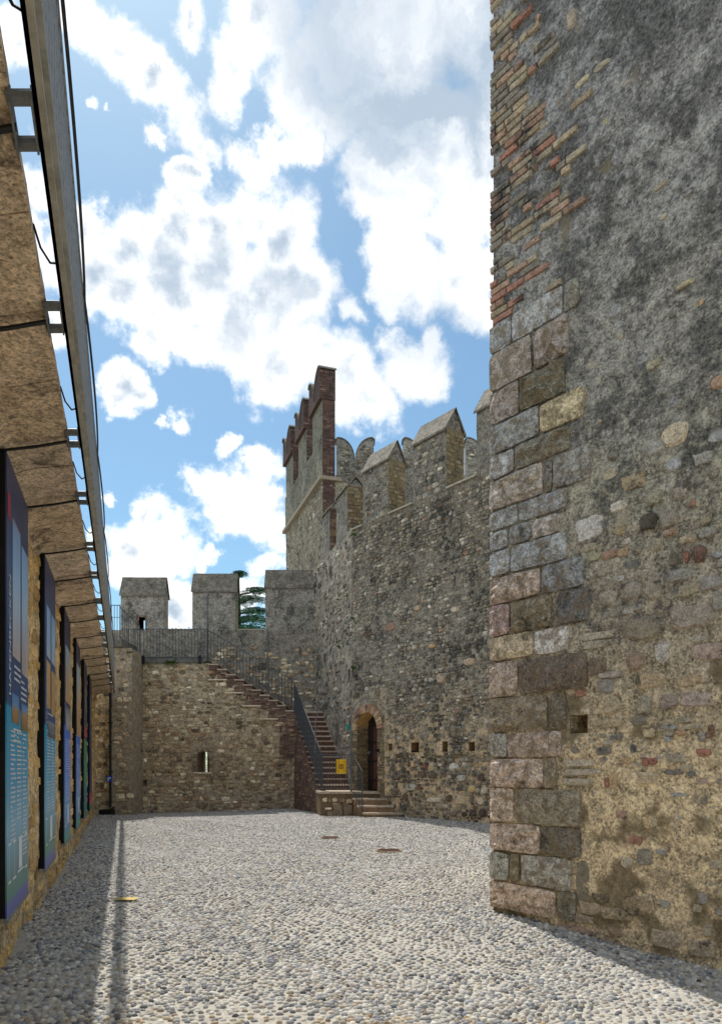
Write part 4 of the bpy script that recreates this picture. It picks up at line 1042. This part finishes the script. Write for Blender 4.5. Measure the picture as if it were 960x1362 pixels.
# landing and the bottom steps
YLd = 21.8; XL0 = XP(426, YLd); rw = lambda y: 17.29-.768*y
def slab(y0, y1, xl0, xl1, z0, z1, name, mat, col):
    mb = MB(); mb.hexa([(xl0, y0, z0), (rw(y0), y0, z0), (min(rw(y1), WR(y1)), y1, z0), (xl1, y1, z0), (xl0, y0, z1), (rw(y0), y0, z1), (min(rw(y1), WR(y1)), y1, z1), (xl1, y1, z1)]); mb.build(name, mat, stair, color=col)
slab(YLd-.04, 23.2, XL0-.03, BL(23.2), .78, .85, 'landing_slab', 'tread_stone', tcol[1])
slab(YLd, 23.2, XL0, BL(23.2), -.2, .778, 'landing_base', 'brick_mortar', lin('554839'))
fl = Fr(XL0, YLd, 1, 0)
mb = MB(); rubble(mb, fl, 0, XP(471, YLd)-XL0, 0, .72, .22, .12, .9, .03); mb.build('rubble_stones', 'far_wall_rubble', stair, stuff=True)
for k, (y_, z_, xl) in enumerate(((21.5, .655, 470), (21.2, .455, 476), (20.9, .26, 483))):
    x_ = XP(xl, y_)
    slab(y_-.03, YLd+.02-.3*0, x_-.03, x_-.03, z_-.055, z_, 'tread', 'tread_stone', random.choice(tcol))
    slab(y_, YLd+.01, x_, x_, -.1, z_-.056, 'riser_block', 'brick_mortar', lin('6e5c48'))
# wooden boards leaning at the foot of the landing
for j, (xa, xb) in enumerate(((444, 455.5), (456.5, 468))):
    mb = MB(); b0 = XP(xa, 21.7); b1 = XP(xb, 21.7)
    mb.hexa([(b0, 21.66, .1), (b1, 21.66, .1), (b1, 21.70, .1), (b0, 21.70, .1), (b0, 21.70, .44), (b1, 21.70, .44), (b1, 21.74, .44), (b0, 21.74, .44)])
    tag(mb.build('wooden_board', 'board_wood'), ['left of two small weathered boards leaning under the landing', 'right of two small weathered boards leaning under the landing'][j], 'board', 'boards leaning against the landing')

lr = thing('stair_railing', 'dense grey railing beside the lower stair flight, running steeply down to the landing', 'railing')
railing(lr, (BL(25.9)-.02, 25.9, 3.50), (BL(22.3)-.02, 22.3, .84), h=1.13, step=.11)
gr_ = thing('landing_railing', 'grey railing round the landing in front of the arched door, carrying the yellow sign', 'railing')
railing(gr_, (XP(418.5, YLd), YLd+.02, .85), (XP(466.5, YLd), YLd+.02, .85), h=1.13, step=.095)
railing(gr_, (XP(466.5, YLd), YLd+.02, .86), (XP(481.8, 20.95), 20.95, .22), h=1.25, step=.16)
def hoop(label, pts_):
    mb = MB(); mb.tube(pts_, .018, 6); tag(mb.build('pipe_hoop', 'rail_steel'), label, 'pipe')
Y1 = 22.9
hoop('curved thin pipe arching over the foot of the lower stair flight to the wall', [(XP(419, Y1), Y1, .9), (XP(419, Y1), Y1, 2.9)]+[(XP(419, Y1)+.55*(1-math.cos(t)), Y1, 2.9+.85*math.sin(t)) for t in np.linspace(.15, PI/2, 8)]+[(XP(466, Y1), Y1, 3.75)])
Y1 = 21.8
hoop('curved thin pipe arching in front of the arched doorway', [(XP(467, Y1), Y1, .9), (XP(467, Y1), Y1, 3.05)]+[(XP(467, Y1)+.5*(1-math.cos(t)), Y1, 3.05+.64*math.sin(t)) for t in np.linspace(.15, PI/2, 8)]+[(XP(504, Y1), Y1, 3.69)])
# yellow sign on the railing
ys_ = thing('yellow_sign', 'yellow sign with a dark round emblem hung on the landing railing', 'sign')
sx0, sx1, sz0, sz1 = XP(447, 21.75), XP(460.3, 21.75), ZP(1029, 21.75), ZP(1010, 21.75)
mb = MB(); mb.box(sx0, sx1, 21.76, 21.775, sz0, sz1); mb.build('plate', 'yellow_plate', ys_)
mb = MB(); cxs, czs = (sx0+sx1)/2, (sz0+sz1)/2
ring = [(cxs+.075*math.cos(t), czs+.075*math.sin(t)) for t in np.linspace(0, 2*PI, 17)]; ring2 = [(cxs+.055*math.cos(t), czs+.055*math.sin(t)) for t in np.linspace(0, 2*PI, 17)]
for k in range(16): mb.quad((ring[k][0], 21.756, ring[k][1]), (ring[k+1][0], 21.756, ring[k+1][1]), (ring2[k+1][0], 21.756, ring2[k+1][1]), (ring2[k][0], 21.756, ring2[k][1]))
mb.box(cxs-.02, cxs+.02, 21.754, 21.757, czs-.03, czs+.03)
for dx in (-.13, -.07, .07, .13): mb.box(cxs+dx-.004, cxs+dx+.004, 21.754, 21.757, sz0+.04, sz1-.04)
mb.build('emblem', 'sign_black', ys_)

# ================================================================== RIGHT WALL
cw = thing('curtain_wall', 'high rubble wall on the right with gabled merlons and the arched doorway at its foot', 'wall')
RO = (-.289, 22.89); FR = Fr(RO[0], RO[1], .609, -.793)
FRL = Fr(WR(27.6), 27.6, .3316, -1.0); LRL = (27.6-22.89)*1.0535
RL = 11.5; ZS = 9.17
U = lambda px: FR.uz(px, 1000)[0]
def dbox(px0, px1, py0, py1, dp):
    a = FR.uz(px0, py1); b = FR.uz(px1, py0); return (a[0], b[0], FR.uz((px0+px1)/2, py1)[1], FR.uz((px0+px1)/2, py0)[1], dp)
du0, du1 = U(474.5), U(502.5); dz0, dz1 = .84, 3.30
holes = [dbox(516.5, 521.5, 988, 998, .25), dbox(546.5, 557, 987, 999, .3), dbox(588, 595, 986, 999, .3), dbox(623, 631, 987, 999, .3)]
mb = MB()
wall_grid(mb, FR, 0, 7.2, -.3, ZS, .065, .05, 1.5, 71, holes=holes+[(du0, du1, dz0, dz1, .5)], hm=1)
wall_grid(mb, FR, 7.2, RL, -.3, ZS, .3, .03, 1.5, 72)
mb.fbox(FR, 0.05, RL, -.3, ZS-.01, -1.5, -.7)
mb.quad(FR(0, ZS, 0), FR(RL, ZS, 0), FR(RL, ZS+.01, -1.5), FR(0, ZS+.01, -1.5))
mb.build('wall_face', ['right_wall_mortar', 'brick_mortar'], cw, color=lin('6e5a40'))
mb = MB(); wall_grid(mb, FRL, 0, LRL+.02, -.3, ZS+.1, .08, .035, 1.5, 73); mb.fbox(FRL, 0, LRL, -.3, ZS+.09, -1.2, -.06)
mb.quad(FRL(0, ZS+.1, 0), FRL(LRL, ZS+.1, 0), FRL(LRL, ZS+.11, -1.2), FRL(0, ZS+.11, -1.2))
mb.build('return_face', 'merlon_stone', cw, color=lin('7d7669'))
def rskip(u, z, w_, h_):
    if du0-.45 < u+w_ and u-w_ < du1+.35 and z-h_ < dz1+.45: return True
    return any(h[0]-.05 < u+w_ and u-w_ < h[1]+.05 and h[2]-.05 < z+h_ and z-h_ < h[3]+.05 for h in holes)
mb = MB(); rubble(mb, FR, .02, 7.0, 0, ZS-.05, .155, .095, .74, .028, skip=rskip)
mb.build('rubble_stones', 'right_wall_rubble', cw, stuff=True)
mb = MB(); rubble(mb, FRL, .02, LRL-.02, .9, ZS, .24, .14, .5, .03)
mb.build('rubble_stones', 'right_wall_rubble', cw, stuff=True)
# larger stones that stand out low on the wall
for (px, py, pw, ph, colr) in [(604, 1019, 12, 9, 'a9adb2'), (614, 1035, 11, 9, '9da1a8'), (641, 1034, 10, 11, '57433a'), (547, 1047, 12, 10, '9b9c98'), (577, 1064, 20, 6, 'b3ada0'), (598, 1062, 7, 10, '5a4438'), (614, 1064, 13, 13, 'b09c70'),
        (640, 1066, 9, 10, 'b4a890'), (628, 1049, 10, 9, 'b59c48'), (645, 1051, 8, 10, 'aaa490'), (538, 1074, 7, 9, '4d4b4a'), (540, 1060, 7, 11, '5c4a40'), (558, 1047, 6, 7, '6d4a3c'), (562, 1030, 10, 9, '5c5040'), (577, 1031, 8, 8, '5a5046'),
        (565, 1019, 4, 7, '96402e'), (550, 1016, 6, 9, 'a9884c'), (628, 1063, 5, 12, '6b625a'), (642, 1081, 9, 12, '54443c'), (630, 1081, 9, 9, '564a44'), (618, 1083, 6, 7, '50443e'), (605, 1082, 8, 7, '7a6a58'), (625, 880, 16, 10, 'a08a70'), (587, 902, 11, 14, '9c8a74'),
        (575, 859, 9, 6, 'b08a48'), (606, 811, 10, 8, 'a89e8c'), (556, 809, 8, 7, 'a58c6c'), (528, 815, 6, 7, '9c948a'), (490, 843, 9, 10, '5c4838'), (506, 622, 7, 10, 'c0c2c6'), (508, 634, 6, 8, 'bcbec2'), (520, 834, 12, 12, '8c6a50')]:
    u, z = FR.uz(px, py); ua = FR.uz(px-pw/2, py)[0]; ub = FR.uz(px+pw/2, py)[0]; Yd = RO[1]-.793*u
    if z > ZS: continue
    mb = MB(); stone(mb, FR, u, z, ub-ua, ph*Yd/F, .05, n0=.02, jag=.09, k=10); mb.build('field_stone', 'field_stone', cw, color=qshade(colr, .95))
# band of thin bricks across the wall above the sockets, and brick lining of the door
mb = MB(); bricks(mb, FR, U(505), 6.9, FR.uz(600, 1007)[1], FR.uz(600, 1001)[1], .25, .055, .014, .03, .6)
bricks(mb, FR, U(600), 6.9, 3.3, 3.45, .25, .055, .014, .03, .5)
mb.build('brick_band', 'ochre_brick', cw, stuff=True)
mb = MB()
bricks(mb, FR, du1+.0, du1+.30, dz0-.1, dz1-.1, .2, .06, .014, .03, .85, skip=lambda u, z, a_, b_: False)
bricks(mb, FR, du0-.34, du0-.0, dz0-.1, dz1-.1, .22, .06, .014, .03, .8)
fe = Fr(*FR(du0, 0, 0)[:2], -FR.nn[0], -FR.nn[1])        # left jamb reveal, looks towards the viewer
bricks(mb, fe, .0, .5, dz0, dz1-.42, .24, .06, .014, .012, 1.0)
mb.build('door_bricks', 'ochre_brick', cw, stuff=True)
uc = (du0+du1)/2; ra = (du1-du0)/2; zs = dz1-ra
mb = MB()
for sgn in (-1, 1):
    arc = [FR(uc+sgn*ra*math.cos(t), zs+ra*math.sin(t), .012) for t in np.linspace(0, PI/2, 8)]
    mb.extrude([FR(uc+sgn*(ra+.01), zs, .012)]+arc[1:]+[FR(uc, dz1+.02, .012), FR(uc+sgn*(ra+.01), dz1+.02, .012)], Vector((*FR.nn, 0))*-.46)
mb.build('arch_head', 'brick_mortar', cw, color=lin('8a6f48'))
for k in range(19):
    t0, t1 = PI*k/19+.012, PI*(k+1)/19-.012; mb = MB(); r1, r2 = ra+.004, ra+.24+random.random()*.02
    mb.extrude([FR(uc-r1*math.cos(t0), zs+r1*math.sin(t0), .055), FR(uc-r2*math.cos(t0), zs+r2*math.sin(t0), .055), FR(uc-r2*math.cos(t1), zs+r2*math.sin(t1), .055), FR(uc-r1*math.cos(t1), zs+r1*math.sin(t1), .055)], Vector((*FR.nn, 0))*-.1)
    mb.build('voussoir', 'tower_brick', cw, color=qshade(random.choice(['9a7c50', '8f6c48', 'a48a5c', '946048']), .95))
door = thing('arched_door', 'dark narrow door deep in the arched doorway at the head of the bottom steps', 'door')
mb = MB(); nseg = 8
out = [FR(du0, dz0, -.44), FR(du1, dz0, -.44)]+[FR(uc+ra*math.cos(t), zs+ra*math.sin(t), -.44) for t in np.linspace(0, PI, 13)]
mb.extrude(out, Vector((*FR.nn, 0))*-.05); mb.build('leaf', 'door_wood', door)
W_ = du1-du0
for k in range(4):
    a_, b_ = du0+.04+k*(W_-.08)/4+.01, du0+.04+(k+1)*(W_-.08)/4-.01
    mb = MB(); mb.fbox(FR, a_, b_, dz0+.05, zs+.1, -.435, -.42); mb.build('plank', 'rust_iron' if k in (1, 3) else 'door_wood', door)
for zz_ in (1.15, 1.75, 2.35):
    mb = MB(); mb.fbox(FR, du0+.03, du1-.03, zz_, zz_+.05, -.415, -.405); mb.build('strap', 'dark_iron', door)
mb = MB(); mb.tube([FR(du0+.15, 2.05, -.40), FR(du0+.15, 2.05, -.36)], .05, 8); mb.build('handle', 'rail_steel', door)
mb = MB(); mb.tube([FR(du1+.06, 2.1, .03), FR(du1+.06, 2.1, .12)], .05, 8); mb.build('wall_knob', 'dark_iron', door)
mb = MB(); u_, z_ = FR.uz(464.5+7, 967)
xk = XP(464.5, 23.0); mb.box(WR(23.0)-.14, WR(23.0)-.03, 22.98, 23.0, ZP(971, 23), ZP(963, 23)); tag(mb.build('teal_sign', 'teal_plate'), 'tiny teal sign on the wall left of the arched door', 'sign')
# coping strips between merlons
gm2 = lin('67635a')
MR = [(482.5, 516.5, 81), (549, 593.5, 82), (633.5, 690, 83)]
prev = 0
for (xa, xb, sd) in MR:
    merlon(cw, FR, U(xa), U(xb), ZS-.03, 10.88, 11.50, .66, 'merlon_stone', gm2, endmat='ochre_brick', seed=sd)
for i, (ua, ub) in enumerate(((U(516.5), U(549)), (U(593.5), U(633.5)), (U(690), RL))):
    mb = MB(); mb.fbox(FR, ua+.02, ub-.02, ZS+.003, ZS+.05, -.68, .05); mb.build('coping', 'tread_stone', cw, color=lin('8a857a'))
mb = MB(); mb.fbox(FR, -.0, U(482.5)-.02, ZS+.003, ZS+.05, -.68, .05); mb.build('coping', 'tread_stone', cw, color=lin('8a857a'))
UL = lambda px: FRL.uz(px, 1000)[0]
for (xa, xb, sd) in ((429, 438.5, 84), (447.5, 461.8, 85)):
    merlon(cw, FRL, UL(xa), UL(xb), ZS+.05, 10.80, 11.12, .6, 'merlon_stone', gm2, endmat='ochre_brick' if xa > 440 else 'keep_brick', endcol=lin('5d503c'), seed=sd)
for (xa, xb, sd) in ((482.5, 516.5, 81), (549, 593.5, 82)):
    m_ = MB(); rubble(m_, FR, U(xa)+.04, U(xb)-.04, ZS, 10.8, .20, .13, .6, .03); m_.build('rubble_stones', 'right_wall_rubble', cw, stuff=True)

# ================================================================== KEEP behind
kp = thing('brick_keep', 'tall keep behind the walls with a row of slender red brick swallow-tail merlons', 'tower')
KX0 = lambda y, x0=7.53: x0-.3316*y
FK = Fr(KX0(33.2), 33.2, .3316, -1.0); KL = (33.2-27.0)*1.0535; KZ = 12.45
mb = MB(); wall_grid(mb, FK, 0, KL, 4, KZ, .15, .03, 1.3, 91); mb.fbox(FK, 0.02, KL, 4, KZ-.01, -2.5, -.05)
mb.build('wall_body', 'merlon_stone', kp, color=lin('716b5c'))
mb = MB(); rubble(mb, FK, 0, KL-.05, 7, KZ, .2, .11, .35, .015); mb.build('rubble_stones', 'right_wall_rubble', kp, stuff=True)
mb = MB(); mb.fbox(FK, -.12, KL+.12, KZ, KZ+.13, -.7, .16); mb.build('cornice', 'tread_stone', kp, color=lin('756e60'))
ZG = 14.1
mb = MB(); wall_grid(mb, FK, 0, KL, KZ+.13, ZG, .15, .02, 1.3, 92, n0=.03); mb.fbox(FK, 0.02, KL, KZ+.13, ZG-.01, -.45, -.0)
mb.build('parapet', 'merlon_stone', kp, color=lin('5e5c50'))
FKE = Fr(*FK(KL, 0, 0)[:2], -FK.nn[0], -FK.nn[1])        # short end face looking at the viewer
mb = MB(); mb.fbox(FKE, -.02, .46, KZ-1.2, KZ-.01, -.02, .01); mb.fbox(FKE, -.02, .46, KZ+.14, 15.5, -.02, .01); mb.build('end_wall', 'brick_mortar', kp, color=lin('4c3b35'))
mb = MB(); bricks(mb, FKE, 0, .45, KZ+.14, 15.5, .24, .06, .016, .012, n0=.012); bricks(mb, FKE, 0, .45, KZ-1.2, KZ-.02, .24, .06, .016, .012, n0=.012); mb.build('end_bricks', 'keep_brick', kp, stuff=True)

def swallow(parent, fr, u0, u1, z0, z1, th, notch, mat, color, capmat='concrete_edge', n0=0.0, facing=None):
    """forked (swallow-tail) merlon: two horns with a curved notch between"""
    uc = (u0+u1)/2; w_ = (u1-u0)/2-.06; T = np.linspace(0, PI/2, 8)
    right = [(uc+w_*(1-math.cos(t)), z1-notch+notch*math.sin(t)) for t in T]
    left = [(uc-w_*(1-math.cos(t)), z1-notch+notch*math.sin(t)) for t in T]
    off = Vector((*fr.nn, 0))*-th
    o = None
    mb = MB()
    for side, sg_ in ((right, 1), (left, -1)):
        e = u1 if sg_ > 0 else u0
        pts_ = [fr(uc, z0, n0), fr(e, z0, n0), fr(e, z1-.12, n0)]+[fr(a, b, n0) for a, b in side[::-1]]
        mb.extrude(pts_, off)
    o = mb.build('merlon', mat, parent, color=color)
    mb = MB()
    for side, sg_ in ((right, 1), (left, -1)):
        e = (u1 if sg_ > 0 else u0)+sg_*.05
        path = side+[(e, z1-.10)]
        for (a0, b0), (a1, b1) in zip(path[:-1], path[1:]):
            mb.hexa([fr(a0, b0, n0+.04), fr(a1, b1, n0+.04), fr(a1, b1, n0-th-.04), fr(a0, b0, n0-th-.04), fr(a0, b0+.05, n0+.04), fr(a1, b1+.05, n0+.04), fr(a1, b1+.05, n0-th-.04), fr(a0, b0+.05, n0-th-.04)])
    mb.build('cap', capmat, o)
    return o
ku = lambda y: (33.2-y)*1.0535
for (ya, yb) in ((27.0, 28.45), (29.35, 30.75), (31.7, 33.1)):
    a, b = ku(yb), ku(ya)
    mb = MB(); mb.fbox(FK, a+.03, b-.0, ZG-.02, 15.5, -.44, .03); mb.build('merlon_base', 'merlon_stone', kp, color=lin('5e5c50'))
    swallow(kp, FK, a-.05, b+.06, 15.5, 16.72, .62, .95, 'brick_mortar', lin('3a2f2b'), n0=.16)
    e = MB(); fe = Fr(*FK(b+.062, 0, .15)[:2], -FK.nn[0], -FK.nn[1]); bricks(e, fe, .0, .60, 15.5, 16.6, .24, .06, .016, .012)
    fe = Fr(*FK(b+.002, 0, .03)[:2], -FK.nn[0], -FK.nn[1]); bricks(e, fe, .0, .46, ZG, 15.48, .24, .06, .016, .012)
    bricks(e, FK, a-.04, b+.05, 15.5, 15.62, .24, .06, .016, .012, n0=.165)
    e.build('brick_facing', 'keep_brick', kp, stuff=True)
# lower parapet further back, grey swallow-tails
gp = thing('rear_parapet', 'far grey parapet with rounded swallow-tail merlons showing over the high wall', 'wall')
FG = Fr(0, 30.0, 1, 0)
mb = MB(); mb.box(XP(446, 30), XP(700, 30), 30.0, 30.5, 6, ZP(632, 30)); mb.build('parapet', 'merlon_stone', gp, color=lin('66625a'))
for (xa, xb) in ((447, 497), (536, 582), (619, 668)):
    swallow(gp, FG, XP(xa, 30), XP(xb, 30), ZP(632, 30), ZP(583, 30), .45, .95, 'merlon_stone', lin('75726b'))
for (xa, xb) in ((447, 497), (536, 582), (619, 668)):
    a_, b_ = XP(xa, 30), XP(xb, 30); um = (a_+b_)/2
    m_ = MB(); rubble(m_, FG, a_+.05, b_-.05, ZP(632, 30), ZP(587, 30)-.15, .2, .12, .7, .03, skip=lambda u, z, w_, h_: z+h_ > ZP(583, 30)-.95+.9*math.sin(math.acos(max(0, 1-min(1, max(0, abs(u-um)-w_)/.72))))-.04); m_.build('rubble_stones', 'right_wall_rubble', gp, stuff=True)
mb = MB(); mb.hexa([(XP(442, 28), 27.6, 12.2), (XP(457, 28), 27.6, 12.2), (XP(457, 28), 29.9, 12.2), (XP(444, 28), 29.9, 12.2), (XP(442, 28), 27.6, 12.4), (XP(457, 28), 27.6, 12.4), (XP(457, 28), 29.9, 12.4), (XP(444, 28), 29.9, 12.4)])
mb.build('coping_slab', 'tread_stone', gp, color=lin('a8a294'))

# ================================================================== SMALL THINGS
for i, (px, py, wq, lab) in enumerate(((517, 1134, 18, 'larger and nearer of two rusty round drain covers in the cobbles'), (439, 1117, 13, 'smaller and farther of two rusty round drain covers in the cobbles'))):
    y_ = F*1.6/(py-HY); x_ = (px-CX)/F*y_; r_ = wq/F*y_; g_ = float(gz(x_, y_))+.027
    dc = thing('drain_cover', lab, 'drain cover', group='round drain covers in the cobbles')
    mb = MB(); mb.extrude([(x_+r_*math.cos(t), y_+r_*math.sin(t), g_-.06) for t in np.linspace(0, 2*PI, 25)[:-1]], (0, 0, .06)); mb.build('plate', 'board_wood', dc)
    mb = MB()
    for k in range(-3, 4):
        q = r_*.22*k; L = math.sqrt(max(0, (r_*.85)**2-q*q)); mb.box(x_-L, x_+L, y_+q-r_*.05, y_+q+r_*.05, g_+.001, g_+.008)
    mb.build('grid_bars', 'rust_iron', dc)
ty = F*1.6/(1198-HY); tx = (168-CX)/F*ty; g_ = float(gz(tx, ty))+.028
mb = MB(); mb.box(tx-.12, tx+.13, ty-.08, ty+.08, g_+.003, g_+.006)
tag(mb.build('floor_sticker', 'yellow_tape'), 'yellow rectangular sticker on the cobbles beside the shadow line', 'sticker')
# weeds in the walls
def weed(p, s, label, group='weeds growing out of the walls'):
    mb = MB(); c = Vector(p)
    for k in range(26):
        a = random.random()*2*PI; d = Vector((math.cos(a), -abs(math.sin(a))*.7-.15, random.random()*1.1-.35)).normalized()*s*(.5+random.random()*.6)
        t = d.cross(Vector((0, 0, 1))).normalized()*s*.16; q = c+d
        mb.quad(c, c+d*.5+t, q-Vector((0, 0, s*.15)), c+d*.5-t)
    tag(mb.build('weed', 'weed_leaf'), label, 'plant', group)
weed((XP(228, YF), YF-.04, ZP(882, YF)), .30, 'largest green weed tuft, just under the far walkway')
weed((XP(186, YF), YF-.04, ZP(910, YF)), .2, 'round green weed tuft high on the left part of the far wall')
weed((XP(200, YF), YF-.04, ZP(910, YF)), .1, 'tiny weed right beside the round tuft on the far wall')
weed((XP(196, YF), YF-.04, ZP(881, YF)), .12, 'small weed under the left end of the far walkway')
weed((XP(173, 24.7), 24.7, ZP(868, 24.7)), .16, 'weed on the top edge of the pale corner pier')
for (px, py, s_, lab) in ((453, 861, .16, 'green tuft on the narrow return face, halfway up the high wall'), (471, 889, .16, 'lowest green tuft by the edge of the high wall, above the stairs'), (470, 823, .13, 'green tuft at the edge of the high wall, level with the far crenels'),
        (462, 793, .12, 'small green tuft on the high wall, right of two at the same height'), (450, 798, .1, 'small green tuft on the narrow return face, left of two at the same height'), (471, 712, .14, 'topmost green tuft, just below the high wall coping')):
    fr2 = FRL if px < 467 else FR
    u, z = fr2.uz(px, py); weed(fr2(u, z, .03), s_, lab)
# cedar behind the crenels
def blade(mb, c, s):
    a = random.random()*2*PI; t = Vector((math.cos(a), math.sin(a), (random.random()-.5)*.5))*s; b = Vector((-math.sin(a), math.cos(a), (random.random()-.5)*.6))*s*.35
    mb.quad(c-t, c+b, c+t, c-b)
ced = thing('cedar_tree', 'dark green cedar with flat layered branches seen between the second and third far merlons', 'tree', group=None)
cx0, cy0 = XP(315, 42), 42.0
mb = MB(); mb.tube([(cx0, cy0, 0), (cx0+.05, cy0, 5), (cx0+.1, cy0, 9), (cx0+.1, cy0, 13)], [.35, .3, .2, .05], 8); mb.build('trunk', 'bark', ced)
mb = MB(); br = MB()
for (dx, z_, rad) in ((1.2, 11.9, .95), (.8, 11.35, 1.3), (1.1, 10.8, 1.5), (.9, 10.25, 1.7), (.7, 9.6, 1.6), (1.3, 9.25, 1.4), (.5, 8.8, 1.3), (.9, 8.4, 1.2), (-.3, 11.2, .9), (.9, 9.0, 1.2), (-.9, 10.3, 1.0), (-.8, 9.1, 1.3), (.3, 12.7, .5)):
    px_, py_ = cx0+dx, cy0+(random.random()-.5)*1.6
    br.tube([(cx0+.08, cy0, z_-.2), (px_, py_, z_), (px_+dx*.6, py_, z_+.1)], [.06, .04, .015], 5)
    for k in range(int(3200*rad)):
        a = random.random()*2*PI; r = rad*math.sqrt(random.random())*(.75+.35*math.sin(a*5+z_)); 
        blade(mb, Vector((px_+r*math.cos(a), py_+r*math.sin(a)*.8, z_+(random.random()-.5)*(.16+.25*(1-r/rad*.8))-.12*r*r+.06)), .035+random.random()*.04)
br.build('limb', 'bark', ced); mb.build('crown', 'cedar_leaf', ced)
def bush(name, x, y, z, rx, rz, n, label, mat='bush_leaf', trunk=True, s=.09):
    t = thing(name, label, 'tree'); mb = MB(); lob = [(random.gauss(0, .45)*rx, random.gauss(0, .4)*rx, random.gauss(0, .35)*rz, .35+random.random()*.35) for _ in range(14)]
    for k in range(n):
        l = random.choice(lob); v = Vector((random.gauss(0, 1), random.gauss(0, 1), random.gauss(0, 1))).normalized()*l[3]*rx*(.6+.4*random.random())
        blade(mb, Vector((x+l[0]+v.x, y+l[1]+v.y, z+l[2]+v.z*rz/rx)), s*(.6+random.random()*.8))
    mb.build('crown', mat, t)
    if trunk: m2 = MB(); m2.tube([(x, y, 0), (x+.1, y, z*.6), (x, y, z)], [.25, .18, .1], 7); m2.build('trunk', 'bark', t)
bush('round_tree', XP(340, 36), 36, ZP(846, 36), 1.9, .9, 5000, 'rounded dark tree top just showing over the crenel below the cedar', 'cedar_leaf')
bush('small_tree', XP(247, 38), 38, ZP(834, 38)-.3, .8, .35, 900, 'tree tip peeping over the crenel between the first and second far merlons', 'cedar_leaf')
bush('garden_tree', -8.2, 36, 2.2, 2.4, 2.0, 6000, 'bright green foliage seen through the narrow loophole of the far wall')
print('objects', len(bpy.data.objects))
